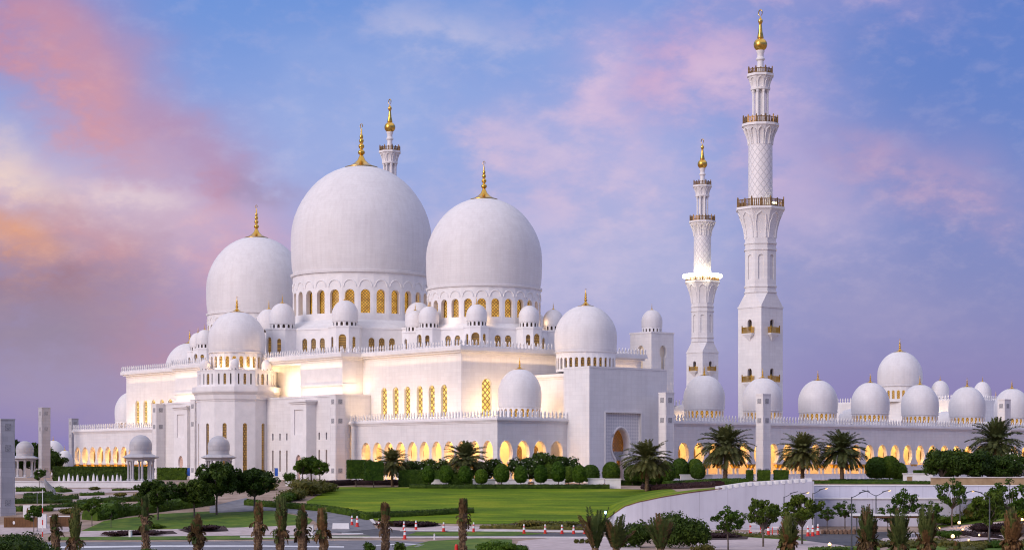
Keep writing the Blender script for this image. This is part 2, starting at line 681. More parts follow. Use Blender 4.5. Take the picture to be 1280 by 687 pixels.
# ------------------------------------------------------------------ ground sheet and drapes
def build_ground():
    xs = [-5000, -1500, -500, -260] + [-180 + 4 * i for i in range(46)] + [4 + 1.0 * i for i in range(60)] + [64 + 4 * i for i in range(40)] + [300, 600, 1500, 5000]
    xs = sorted(set(xs) | {14.59, 14.61, 44.29, 44.31})
    ys = [-400, 0, 100, 150] + [180 + 4 * i for i in range(24)] + [276 + 0.5 * i for i in range(48)] + [300 + 2 * i for i in range(55)] + [420, 500, 700, 1200, 2500, 7000]
    ys = sorted(set(ys))
    mb = MB()
    vs = [(x, y, ground(x, y)) for y in ys for x in xs]
    n = len(xs)
    fs = [(j * n + i, j * n + i + 1, (j + 1) * n + i + 1, (j + 1) * n + i) for j in range(len(ys) - 1) for i in range(n - 1)]
    mb.add(vs, fs)
    sand = simple('sandy_paving', [(0.3, (0.20, 0.138, 0.100)), (0.55, (0.34, 0.25, 0.195)), (0.75, (0.45, 0.34, 0.28))], 0.35, 0.9, bump=0.2, detail=8)
    o = mb.build('ground', sand)
    o['kind'] = 'structure'
    return o


build_ground()


def drape(name, pts, mat, eps=0.03, step=(3.0, 1.0), pix=True, kind='structure', thick=0.0):
    """a sheet laid over the terrain inside a polygon"""
    P = [at(*p) for p in pts] if pix else [Vector((p[0], p[1], 0)) for p in pts]
    bm = bmesh.new()
    vs = [bm.verts.new((p.x, p.y, 0)) for p in P]
    f = bm.faces.new(vs)
    bmesh.ops.triangulate(bm, faces=[f])
    for ax, st in ((0, step[0]), (1, step[1])):
        lo = min(p[ax] for p in P)
        hi = max(p[ax] for p in P)
        k = math.ceil(lo / st)
        while k * st < hi:
            no = Vector((1, 0, 0)) if ax == 0 else Vector((0, 1, 0))
            bmesh.ops.bisect_plane(bm, geom=bm.verts[:] + bm.edges[:] + bm.faces[:], plane_co=no * (k * st), plane_no=no, dist=1e-4)
            k += 1
    for v in bm.verts:
        v.co.z = ground(v.co.x, v.co.y) + eps
    if thick:
        r = bmesh.ops.extrude_face_region(bm, geom=bm.faces[:])
        for e in r['geom']:
            if isinstance(e, bmesh.types.BMVert):
                e.co.z += thick
    bmesh.ops.recalc_face_normals(bm, faces=bm.faces[:])
    me = bpy.data.meshes.new(name)
    bm.to_mesh(me)
    bm.free()
    me.materials.append(mat)
    if sum(p.normal.z for p in me.polygons) < 0 and not thick:
        me.flip_normals()
    o = bpy.data.objects.new(name, me)
    C.objects.link(o)
    o['kind'] = kind
    return o


# ------------------------------------------------------------------ mosque frame
ROT = R(40)
CR, SR = math.cos(ROT), math.sin(ROT)
OX, OY = -35.3, 450.0


def W(u, v, z=0.0):
    return Vector((OX + CR * u + SR * v, OY + SR * u - CR * v, z))


def v_on(u, px):
    r = (px - 640) / FPX
    return (r * (OY + SR * u) - OX - CR * u) / (SR + CR * r)


def u_on(v, px):
    r = (px - 640) / FPX
    return (r * (OY - CR * v) - OX - SR * v) / (CR - SR * r)


def z_at(u, v, py):
    return CAMZ + (YH - py) * W(u, v).y / FPX


def uv_at(px, D):
    X = (px - 640) / FPX * D
    dx, dy = X - OX, D - OY
    return CR * dx + SR * dy, SR * dx - CR * dy


class Thing:
    """a building standing in the mosque's own axes (x along the courtyard, y = -v)"""

    def __init__(s, name, label, cat, u, v, z=0.0, group=None):
        s.o = (u, -v, z)
        s.root = empty(name, W(u, v, z), ROT)
        tag(s.root, label, cat, group)

    def mb(s):
        return MB(s.o)

    def rel(s, u, v, z):
        return (u - s.o[0], -v - s.o[1], z - s.o[2])


def ring(n, r, c, a0=0.0):
    return [(c[0] + r * math.cos(a0 + 2 * PI * i / n), c[1] + r * math.sin(a0 + 2 * PI * i / n)) for i in range(n)]


def rect(u0, u1, v0, v1, g=0.0):
    return [(u0 - g, -v1 - g), (u1 + g, -v1 - g), (u1 + g, -v0 + g), (u0 - g, -v0 + g)]


def grow(poly, g):
    """offset of a convex counter-clockwise polygon"""
    n = len(poly)
    out = []
    for i in range(n):
        a, b, c = Vector(poly[i - 1]), Vector(poly[i]), Vector(poly[(i + 1) % n])
        d1, d2 = (b - a).normalized(), (c - b).normalized()
        n1, n2 = Vector((d1.y, -d1.x)), Vector((d2.y, -d2.x))
        k = n1 + n2
        k = k / max(k.dot(n1), 1e-4)
        out.append((b.x + k.x * g, b.y + k.y * g))
    return out


def run(p0, p1):
    """wall axis from p0 to p1 with the outside on the right hand"""
    p0, p1 = Vector(p0), Vector(p1)
    L = (p1 - p0).length
    u = (p1 - p0) / L
    n = Vector((u.y, -u.x))

    def to3(x, z, d):
        q = p0 + u * x - n * d
        return (q.x, q.y, z)
    return to3, L, u, n


def arch(cx, z0, w, h, kind='round', n=10):
    """points of an opening, from left foot over the top to right foot"""
    r = w / 2
    pts = []
    if kind == 'round':
        pts = [(cx - r, z0)] + [(cx - r * math.cos(PI * i / n), z0 + h - r + r * math.sin(PI * i / n)) for i in range(n + 1)] + [(cx + r, z0)]
    elif kind == 'pointed':
        k = r * 1.25
        zs = z0 + h - k
        left = [(cx - r * math.cos(PI / 2 * i / n) ** 0.9, zs + k * math.sin(PI / 2 * i / n)) for i in range(n)]
        pts = [(cx - r, z0)] + left + [(cx, z0 + h)] + [(2 * cx - x, z) for x, z in reversed(left)] + [(cx + r, z0)]
    elif kind == 'key':       # horseshoe: an egg shaped head on a narrower foot
        zc = z0 + h - r * 1.52
        q = []
        t0 = R(-56)
        for i in range(n + 1):
            t = t0 + (PI / 2 - t0) * i / n
            s = math.sin(t)
            q.append((r * math.cos(t), zc + (r * 1.52 if s > 0 else r * 1.2) * s))
        w1 = q[0][0]
        pts = [(cx - w1, z0)] + [(cx - x, z) for x, z in q] + [(cx + x, z) for x, z in reversed(q[:-1])] + [(cx + w1, z0)]
    elif kind == 'rect':
        pts = [(cx - r, z0), (cx - r, z0 + h), (cx + r, z0 + h), (cx + r, z0)]
    out = []
    for p in pts:
        if not out or abs(p[0] - out[-1][0]) + abs(p[1] - out[-1][1]) > 1e-5:
            out.append(p)
    return out


def mitre(poly, i):
    """wall axis of edge i whose ends are cut back inside the corners, so neighbouring walls meet on the diagonal"""
    n = len(poly)
    to3, L, u, nn = run(poly[i], poly[(i + 1) % n])

    def cot(a, b, c):
        d1 = (Vector(a) - Vector(b)).normalized()
        d2 = (Vector(c) - Vector(b)).normalized()
        return 1 / math.tan(max(d1.angle(d2), 0.02) / 2)
    k0 = cot(poly[i - 1], poly[i], poly[(i + 1) % n])
    k1 = cot(poly[i], poly[(i + 1) % n], poly[(i + 2) % n])

    def t3(x, z, d):
        if d > 0:
            if x < 1e-6:
                x += d * k0
            elif x > L - 1e-6:
                x -= d * k1
        return to3(x, z, d)
    return t3, L, u, nn


def wall_poly(mb, poly, z0, z1, holes={}, thick=0.8, m=None, mrev=None):
    """walls over a counter-clockwise plan; holes maps an edge index to opening outlines (x along the edge)"""
    n = len(poly)
    for i in range(n):
        to3, L, u, nn = mitre(poly, i)
        mb.outline([(0, z0), (L, z0), (L, z1), (0, z1)], to3, thick, holes.get(i, ()), m, mrev, back=bool(holes.get(i)))


def crenels(mb, p0, p1, z, sp=0.95, h=1.35, t=0.26, inset=0.15, w=0.25):
    to3, L, u, nn = run(p0, p1)
    n = max(1, int(L / sp))
    s = L / n
    mb.outline([(0, z), (L, z), (L, z + 0.22), (0, z + 0.22)], lambda x, zz, d: to3(x, zz, d + inset), t)
    z += 0.22
    k = w / 0.36
    half = [(0.34 * k, 0), (0.34 * k, 0.16), (0.13 * k, 0.30), (0.13 * k, 0.42), (0.30 * k, 0.66), (0.20 * k, 0.95), (0, h)]
    for i in range(n):
        c = (i + 0.5) * s
        o = [(c - x, z + y * (h / 1.35) if y != h else z + h) for x, y in half] + [(c + x, z + y * (h / 1.35)) for x, y in reversed(half[:-1])]
        mb.outline(o, lambda x, zz, d: to3(x, zz, d + inset + 0.03), t - 0.06)


def pane(thing, parent, name, mat, pl, w, h, kind, face, depth, label=None, z=0.0, thick=0.06, share={}):
    """one window pane as its own object; pl = (x, y) point on the wall's outer face, face = outward normal angle"""
    key = (name, mat.name, round(w, 3), round(h, 3), kind)
    if key in share:
        o = share[key].copy()
        C.objects.link(o)
        for k in ('label',):
            if k in o:
                del o[k]
    else:
        mb = MB()
        mb.outline(arch(0, 0, w, h, kind), lambda x, zz, d: (d, x, zz), thick)
        # outline's to3 here: x axis of the object points into the wall
        o = mb.build(name, mat)
        share[key] = o
    o.parent = parent
    nx, ny = math.cos(face), math.sin(face)
    o.location = (pl[0] - nx * depth - thing.o[0], pl[1] - ny * depth - thing.o[1], z - thing.o[2])
    o.rotation_euler = (0, 0, face + PI)
    if label:
        o['label'] = label
    return o


DOME_T = [(0.0, 0.965), (0.06, 0.985), (0.13, 0.994), (0.22, 1.0), (0.34, 1.0), (0.43, 0.987), (0.52, 0.953), (0.60, 0.905), (0.67, 0.848),
          (0.74, 0.776), (0.80, 0.70), (0.85, 0.622), (0.90, 0.52), (0.94, 0.41), (0.97, 0.295), (0.99, 0.17), (1.0, 0.02)]


def finial_mesh():
    mb = MB()
    prof = [(1.0, 0), (1.0, 0.05), (0.72, 0.16), (0.45, 0.36), (0.24, 0.62), (0.13, 0.95)]
    for zc, r in ((1.25, 0.215), (1.75, 0.18), (2.18, 0.145), (2.52, 0.11)):
        prof += [(r * 0.45, zc - 0.22), (r * 0.85, zc - 0.12), (r, zc), (r * 0.85, zc + 0.12), (r * 0.45, zc + 0.21)]
    prof += [(0.05, 2.8), (0.035, 3.1), (0.02, 3.2)]
    mb.lathe(prof, 20)
    pts = [(0, 0.12 * math.sin(a), 3.38 - 0.18 * math.cos(a)) for a in [2 * PI * i / 12 for i in range(11)]]
    mb.tube(pts, 0.026, 5)
    return mb


FIN = {}


def finial(parent, loc, sx, sz):
    if 'f' in FIN:
        o = FIN['f'].copy()
        C.objects.link(o)
    else:
        o = finial_mesh().build('finial', MAT['gold'], smooth=True)
        FIN['f'] = o
    o.parent = parent
    o.location = loc
    o.scale = (sx, sx, sz)
    return o


class DomeFrame:
    def __init__(s, o):
        s.o = o

    def mb(s):
        return MB(s.o)

    def rel(s, u, v, z):
        return (u - s.o[0], -v - s.o[1], z - s.o[2])


def dome(th, c, zd, zs, zt, rad, nwin, wmat, fs, drum_r=0.95, win=(0.62, 0.62), label=None, blind=False, seg=64, panes=True, base_ring=0.0, name='dome', wz=None, a0=0.0):
    """a dome on a windowed drum: dome (part) > drum, finial, window"""
    x, y = c[0], -c[1]
    top = th
    th = DomeFrame((x, y, top.o[2]))
    mb = th.mb()
    H = zt - zs
    prof = [(rad * 0.955, zs - 0.02 * rad), (rad * 1.0, zs - 0.02 * rad), (rad * 1.005, zs + 0.012 * rad), (rad * 0.972, zs + 0.02 * rad)]
    prof += [(rad * r, zs + 0.02 * rad + (H - 0.02 * rad) * t) for t, r in DOME_T]
    mb.lathe(prof, seg, (x, y))
    sh = mb.build(name, MAT['dome'], top.root, smooth=True, loc=(x - top.o[0], y - top.o[1], 0))
    if label:
        sh['label'] = label
    rd = rad * drum_r
    # drum: a many-sided wall with one arched opening in each bay
    dm = th.mb()
    n = nwin
    poly = ring(n, rd / math.cos(PI / n), (x, y), a0)
    bay = 2 * rd * math.tan(PI / n)
    h = zs - zd
    wz0, wh = (zd + h * 0.08, h * win[1]) if wz is None else wz
    ww = bay * win[0]
    hl = {i: [arch(bay / 2, wz0, ww, wh, 'round', 6 if seg < 40 else 8)] for i in range(n)}
    th_d = max(0.12, rad * 0.07)
    wall_poly(dm, poly, zd, zs, hl, th_d)
    if blind:
        for i in range(n):
            to3, L, u, nn = run(poly[i], poly[(i + 1) % n])
            zb = wz0 + wh + h * 0.05
            r = bay * 0.40
            pts = [to3(L / 2 - r * math.cos(PI * k / 8), zb + r * 1.1 * math.sin(PI * k / 8), -0.02) for k in range(9)]
            dm.tube(pts, 0.16, 5)
    if not panes:
        dm.lathe([(rd - th_d * 1.0, zd + 0.01), (rd - th_d * 1.0, zs - 0.01)], n, (x, y), a0, m=1)
        dr = dm.build('drum', [MAT['smooth'], wmat], sh)
    else:
        dm.lathe([(rd - th_d * 2.6, zd + 0.01), (rd - th_d * 2.6, zs - 0.01)], n, (x, y), a0, m=1)
        dr = dm.build('drum', [MAT['smooth'], MAT['dark_win']], sh)
        for i in range(n):
            a = a0 + 2 * PI * (i + 0.5) / n
            pane(th, sh, 'window', wmat, (x + rd * math.cos(a), y + rd * math.sin(a)), ww + 0.06, wh + 0.05, 'round', a, th_d * 1.25, z=wz0 - 0.02)
    if fs:
        sx, sz = fs
        sag = 0.65 * H * (1 - math.sqrt(max(0.0, 1 - (sx / rad) ** 2)))
        finial(sh, th.rel(c[0], c[1], zt - sag * 0.92), sx, sz)
    return sh


def area_light(name, loc_uvz, target, sx, sy, power, col):
    l = bpy.data.lights.new(name, 'AREA')
    l.shape = 'RECTANGLE'
    l.size, l.size_y = sx, sy
    l.energy = power
    l.color = col
    o = bpy.data.objects.new(name, l)
    p = W(*loc_uvz)
    o.location = p
    return o, p


WARM = (1.0, 0.53, 0.15)
WARM2 = (1.0, 0.66, 0.34)


def strip_light(name, p0, p1, aim, power, col=WARM, width=0.4):
    """a row of floodlights as one long lamp from p0 to p1 (u, v, z), shining along aim (du, dv, dz)"""
    l = bpy.data.lights.new(name, 'AREA')
    l.shape = 'RECTANGLE'
    a, b = W(*p0), W(*p1)
    l.size, l.size_y = (b - a).length, width
    l.energy = power
    l.color = col
    o = bpy.data.objects.new(name, l)
    d = (W(*aim) - W(0, 0, 0)).normalized()
    xx = (b - a).normalized()
    zz = -d
    yy = zz.cross(xx).normalized()
    xx = yy.cross(zz).normalized()
    m = Matrix((xx, yy, zz)).transposed().to_4x4()
    m.translation = (a + b) / 2
    o.matrix_world = m
    C.objects.link(o)
    return o


def point_light(name, u, v, z, power, col=WARM, rad=0.3):
    l = bpy.data.lights.new(name, 'POINT')
    l.energy = power
    l.color = col
    l.shadow_soft_size = rad
    o = bpy.data.objects.new(name, l)
    o.location = W(u, v, z)
    C.objects.link(o)
    return o


# ------------------------------------------------------------------ arcades
AR_TOP, AR_COR, AR_CR = 11.3, 12.1, 12.1
SPRING = 3.4


def column_parts(th, parent, x, y, share={}):
    if 'c' not in share:
        mb = MB()
        mb.lathe([(0.34, -1.6), (0.34, 0.3), (0.27, 0.45), (0.25, 2.6), (0.27, 2.62)], 10)
        share['c'] = mb.build('column', MAT['smooth'], parent, smooth=True)
        mc = MB()
        mc.loft([[(-a, -a, z), (a, -a, z), (a, a, z), (-a, a, z)] for a, z in ((0.26, 2.55), (0.36, 2.9), (0.52, 3.2), (0.52, 3.42))])
        share['k'] = mc.build('capital', MAT['gold'], share['c'])
        o, k = share['c'], share['k']
    else:
        o = share['c'].copy()
        C.objects.link(o)
        o.parent = parent
        k = share['k'].copy()
        C.objects.link(k)
        k.parent = o
    o.location = (x - th.o[0], y - th.o[1], 0 - th.o[2])
    return o


def arcade_run(th, p0, p1, n, depth, lead=(0.0, 0.0), lights=260, doors=True, trim=(0.0, 0.0), ah=7.85, aw=3.25):
    """one open gallery side: wall on horseshoe arches, columns, back wall, roof, cornice, crenellation"""
    to3, L, u, nn = run(p0, p1)
    bay = (L - lead[0] - lead[1]) / n
    mb = th.mb()
    for i in range(n):
        x0, x1 = lead[0] + bay * i, lead[0] + bay * (i + 1)
        mb.outline([(x0, SPRING)] + arch((x0 + x1) / 2, SPRING, aw, ah - SPRING, 'key', 9) + [(x1, SPRING), (x1, ah + 0.5), (x0, ah + 0.5)], to3, 0.9)
    mb.outline([(0, ah + 0.5), (L, ah + 0.5), (L, AR_TOP), (0, AR_TOP)], to3, 0.9)
    for x0, x1 in ((0, lead[0]), (L - lead[1], L)):
        if x1 - x0 > 0.01:
            mb.outline([(x0, -1.6), (x1, -1.6), (x1, ah + 0.5), (x0, ah + 0.5)], to3, 0.9)
    mb.build('arcade_wall', MAT['marble'], th.root)
    # raised rims round the arches
    rm = th.mb()
    for i in range(n):
        c = lead[0] + bay * (i + 0.5)
        pts = [to3(x, z, 0.0) for x, z in arch(c, SPRING + 0.1, aw + 0.12, ah - SPRING, 'key', 9)]
        rm.tube(pts, 0.09, 5)
    rm.build('arch_moulding', MAT['smooth'], th.root, smooth=True)
    # columns, two to a pier
    for i in range(n + 1):
        c = lead[0] + bay * i
        for dx in (-0.62, 0.62):
            if (i == 0 and dx < 0) or (i == n and dx > 0):
                continue
            q = to3(c + dx, 0, 0.45)
            column_parts(th, th.root, q[0], q[1])
    # back wall with carved windows
    bk = th.mb()
    bk.outline([(trim[0], -1.6), (L - trim[1], -1.6), (L - trim[1], AR_TOP - 0.5), (trim[0], AR_TOP - 0.5)], lambda x, z, d: to3(x, z, d + depth), 0.4)
    bk.build('gallery_back_wall', MAT['cream'], th.root)
    face = math.atan2(nn.y, nn.x)
    if doors:
        for i in range(n):
            xb = lead[0] + bay * (i + 0.5)
            if xb < trim[0] + 1 or xb > L - trim[1] - 1:
                continue
            q = to3(xb, 0, depth)
            pane(th, th.root, 'gallery_window', MAT['door_lit'], (q[0], q[1]), 1.7, 4.4, 'pointed', face, -0.08, z=2.6)
    fl = th.mb()
    fl.outline([(trim[0], -0.1), (L, -0.1), (L, 0.02), (trim[0], 0.02)], lambda x, z, d: to3(x, z, d - 0.5), depth + 0.5)
    fl.build('gallery_floor', MAT['smooth'], th.root)
    a = to3(L * 0.02, 0, depth * 0.5)
    b = to3(L * 0.98, 0, depth * 0.5)
    strip_light('gallery_lamps', (a[0], -a[1], 9.9), (b[0], -b[1], 9.9), (0, 0, -1), lights * L / 40 * 5.5, WARM, 1.2)
    return to3, L, u, nn


def roof_band(th, poly, ztop=AR_TOP, edges=(), roof=True, over=0.45, cr=True, h=1.35, sp=0.95, name=('roof', 'cornice', 'crenellation'), ch=0.8):
    """cornice all round a plan, a roof, and crenellation on the given edges"""
    mb = th.mb()
    mb.prism(grow(poly, 0.12), ztop, ztop + ch * 0.3)
    mb.prism(grow(poly, over * 0.6), ztop + ch * 0.3, ztop + ch * 0.55)
    mb.prism(grow(poly, over), ztop + ch * 0.55, ztop + ch)
    mb.build(name[1], MAT['smooth'], th.root)
    if cr:
        cb = th.mb()
        g = grow(poly, over)
        for i in edges:
            crenels(cb, g[i], g[(i + 1) % len(g)], ztop + ch, h=h, sp=sp)
        o = cb.build(name[2], MAT['smooth'], th.root)
    return


# ---- long wing along the courtyard
def wing():
    th = Thing('arcade_wing', 'long low marble wing on lit horseshoe arches with seven domes, right of the entrance block', 'arcade', 86, 86)
    u0, u1 = 9.0, 168.0
    p0, p1 = (u0, -86.0), (u1, -86.0)
    n = 33
    start = 20.2 - 4.575 * 1.5
    end = start + n * 4.575
    arcade_run(th, p0, p1, n, 6.5, (start - u0, u1 - end), lights=520)
    us = u_on(86, 1118)
    pb = th.mb()
    pb.box(start, us, -85.75, -85.4, -1.6, 1.3)
    pb.box(us, u1, -85.95, -85.2, -1.6, 3.3)
    pb.build('balustrade_wall', MAT['smooth'], th.root)
    mb = th.mb()
    mb.box(u0, u1, -79.0, -72.0, -1.6, AR_TOP)          # inner half of the wing
    mb.box(u0, u1, -85.0, -79.0, AR_TOP - 0.45, AR_TOP - 0.05)
    mb.build('inner_wall', MAT['marble'], th.root)
    roof_band(th, rect(u0, u1, 72, 86), AR_TOP, (0, 2))
    for k, u in enumerate([32.9 + 18.3 * i for i in range(8)]):
        dome(th, (u, 79.6), 12.1, 15.1, 22.4, 4.45, 24, MAT['win'], (1.1, 0.62), win=(0.60, 0.70), seg=40,
             wz=(13.2, 1.55), drum_r=0.94)
    # low ridge behind the domes
    for u in [41.8 + 18.3 * i for i in range(7)]:
        pass


wing()


def inner_dome_row():
    """the domes of the far side of the courtyard show between those of the wing"""
    th = Thing('courtyard_gallery', 'white domed gallery across the courtyard, seen behind the long arcade wing', 'arcade', 100, 60)
    mb = th.mb()
    mb.box(28, 170, -71.9, -58, -1.6, 12.4)
    mb.build('wall', MAT['marble'], th.root)
    for u in (43, 66, 100, 136):
        dome(th, (u, 64.5), 12.4, 13.6, 16.9, 3.7, 20, MAT['win_dim'], None, win=(0.5, 0.6), seg=40, panes=False)


inner_dome_row()


# ---- arcades left and right of the prayer hall
def side_arcade(sgn):
    lab = ('white marble gallery on lit horseshoe arches wrapping the near right corner of the prayer hall',
           'white marble gallery on lit horseshoe arches at the far left end of the prayer hall')[0 if sgn > 0 else 1]
    th = Thing('corner_gallery', lab, 'arcade', -25, 62 * sgn)
    if sgn > 0:
        # front facing the sunset: outside is -x, so walk from -v to +v with x fixed: p0 has larger y
        p0, p1 = (-29.7, -38.0), (-29.7, -85.1)
        arcade_run(th, p0, p1, 11, 5.2, (3.3, 0.0), lights=620, trim=(0.0, 5.6))
        arcade_run(th, (-29.7, -86.0), (-12.0, -86.0), 4, 6.5, (0.0, 0.6), lights=680, trim=(5.65, 0.0))
        mb = th.mb()
        mb.box(-24.0, -12.0, -79.0, -68.5, -1.6, AR_TOP)
        mb.box(-28.9, -24.0, -85.0, -38.0, AR_TOP - 0.45, AR_TOP - 0.05)
        mb.box(-24.0, -12.0, -85.0, -79.0, AR_TOP - 0.45, AR_TOP - 0.05)
        mb.box(-29.695, -28.75, -85.995, -85.05, -1.6, SPRING)
        mb.build('inner_wall', MAT['marble'], th.root)
        roof_band(th, rect(-29.7, -12.0, 38.0, 86.0), AR_TOP, (0, 3))
        dome(th, (-17.4, 78.0), 12.1, 14.7, 22.2, 4.35, 22, MAT['win'], (1.1, 0.66), win=(0.60, 0.70), seg=48, wz=(12.6, 1.6))
    else:
        p0, p1 = (-29.7, 86.0), (-29.7, 38.0)
        arcade_run(th, p0, p1, 11, 5.2, (0.0, 3.3), lights=620)
        mb = th.mb()
        mb.box(-24.0, -12.0, 68.5, 86.0, -1.6, AR_TOP)
        mb.box(-28.8, -24.0, 84.9, 86.0, -1.6, AR_TOP)
        mb.box(-28.9, -24.0, 38.0, 85.0, AR_TOP - 0.45, AR_TOP - 0.05)
        mb.build('inner_wall', MAT['marble'], th.root)
        roof_band(th, rect(-29.7, -12.0, -86.0, -38.0), AR_TOP, (2, 3))
        dome(th, (-17.4, -78.0), 12.1, 14.7, 22.2, 4.35, 22, MAT['win'], (1.1, 0.66), win=(0.60, 0.70), seg=48, wz=(12.6, 1.6))


side_arcade(1)
side_arcade(-1)


# ---- entrance block with its dome (near side) and its twin on the far side
def gatehouse(sgn):
    if sgn > 0:
        th = Thing('entrance_block', 'tall plain white block with carved arched portal and a large dome above it', 'gatehouse', -1.5, 80)
        poly = rect(-12.0, 9.0, 85.0, 92.5)
        mb = th.mb()
        zt = 22.0
        # front wall (edge 0 runs along +x on y = -92.5) with the framed recess
        to3, L, u, nn = mitre(poly, 0)
        cx = -3.0 + 12.0
        rec = arch(cx, -1.6, 9.4, 15.0, 'rect')
        mb.outline([(0, -1.6), (cx - 4.7, -1.6)] + rec[1:3] + [(cx + 4.7, -1.6), (L, -1.6), (L, zt), (0, zt)], to3, 1.0)
        for i in (1, 2, 3):
            t3, LL, _, _ = mitre(poly, i)
            mb.outline([(0, -1.6), (LL, -1.6), (LL, zt), (0, zt)], t3, 1.0)
        mb.prism(rect(-11.9, 8.9, 85.1, 92.4), zt - 0.6, zt - 0.1)
        mb.prism(rect(-6.6, 8.6, 68.6, 84.98), -1.6, 21.2)
        mb.build('wall', MAT['grey_marble'], th.root)
        cp = th.mb()
        cp.prism(grow(poly, 0.06), zt, zt + 0.35)
        cp.prism(rect(-6.8, 8.7, 68.6, 84.8), 20.5, 20.9)
        cp.prism(rect(-7.1, 8.7, 68.6, 84.8), 20.9, 21.5)
        cp.build('coping', MAT['smooth'], th.root)
        strip_light('flood_row', (-10.5, 70, 12.6), (-10.5, 84, 12.6), (0.5, 0, 1), 420, WARM2)
        fr = th.mb()
        for dx0, dx1, z0, z1 in ((-4.95, -4.7, -1.6, 13.4), (4.7, 4.95, -1.6, 13.4), (-4.95, 4.95, 13.4, 13.7)):
            fr.outline([(cx + dx0, z0), (cx + dx1, z0), (cx + dx1, z1), (cx + dx0, z1)], lambda x, z, d: to3(x, z, d - 0.14), 0.4)
        fr.build('portal_frame', MAT['smooth'], th.root)
        # carved net panel with the keyhole arch
        pn = th.mb()
        ap = arch(cx - 0.2, -1.6, 4.5, 11.9, 'key', 12)
        outl = [(cx - 4.7, -1.6)] + ap + [(cx + 4.7, -1.6), (cx + 4.7, 13.4), (cx - 4.7, 13.4)]
        pn.outline(outl, lambda x, z, d: to3(x, z, d + 0.55), 1.6, m=0, mrev=1)
        m, nt, b = new_mat('star_net_panel')
        tc = nt.nodes.new('ShaderNodeTexCoord')
        mp = nt.nodes.new('ShaderNodeMapping')
        mp.inputs['Rotation'].default_value = (0, R(45), 0)
        nt.links.new(tc.outputs['Object'], mp.inputs[0])
        ck = nt.nodes.new('ShaderNodeTexChecker')
        ck.inputs['Scale'].default_value = 2.2
        nt.links.new(mp.outputs[0], ck.inputs['Vector'])
        ck.inputs['Color1'].default_value = (0.74, 0.72, 0.72, 1)
        ck.inputs['Color2'].default_value = (0.60, 0.59, 0.61, 1)
        nt.links.new(ck.outputs[0], b.inputs['Base Color'])
        bp = nt.nodes.new('ShaderNodeBump')
        bp.inputs['Strength'].default_value = 0.6
        bp.inputs['Distance'].default_value = 0.1
        nt.links.new(ck.outputs[1], bp.inputs['Height'])
        nt.links.new(bp.outputs[0], b.inputs['Normal'])
        b.inputs['Roughness'].default_value = 0.6
        pn.build('carved_panel', [m, MAT['smooth']], th.root)
        rm = th.mb()
        rm.tube([to3(x, z, 0.5) for x, z in arch(cx - 0.2, -1.6, 5.1, 12.25, 'key', 12)], 0.2, 6)
        rm.build('arch_moulding', MAT['smooth'], th.root, smooth=True)
        q = to3(cx, 0, 2.4)
        d = pane(th, th.root, 'door', MAT['door_lit'], (q[0], q[1]), 6.0, 11.8, 'rect', -PI / 2, 0.0, z=-1.5, label='tall carved door glowing amber')
        lk = th.mb()
        lk.outline([(cx - 2.2, 4.1), (cx + 2.2, 4.1), (cx + 2.2, 5.9), (cx - 2.2, 5.9)], lambda x, z, dd: to3(x, z, dd + 1.9), 0.2)
        lk.build('screen', MAT['carved'], th.root)
        dome(th, (0, 78.2), 22.0, 26.0, 35.6, 6.35, 30, MAT['win_dim'], (1.65, 1.02), win=(0.58, 0.60), seg=64, wz=(22.5, 2.3), drum_r=0.955,
             label='large ribless dome over the entrance block')
    else:
        th = Thing('entrance_block', 'white block with a large dome, mostly hidden behind the left end of the prayer hall', 'gatehouse', -1.5, -80)
        mb = th.mb()
        mb.prism(rect(-12, 12, -92.5, -68.6), -1.6, 22.0)
        mb.build('wall', MAT['grey_marble'], th.root)
        dome(th, (0, -78.2), 22.0, 26.0, 35.6, 6.35, 30, MAT['win_dim'], (1.65, 1.02), win=(0.58, 0.60), seg=64, wz=(22.5, 2.3), drum_r=0.955)


gatehouse(1)
gatehouse(-1)


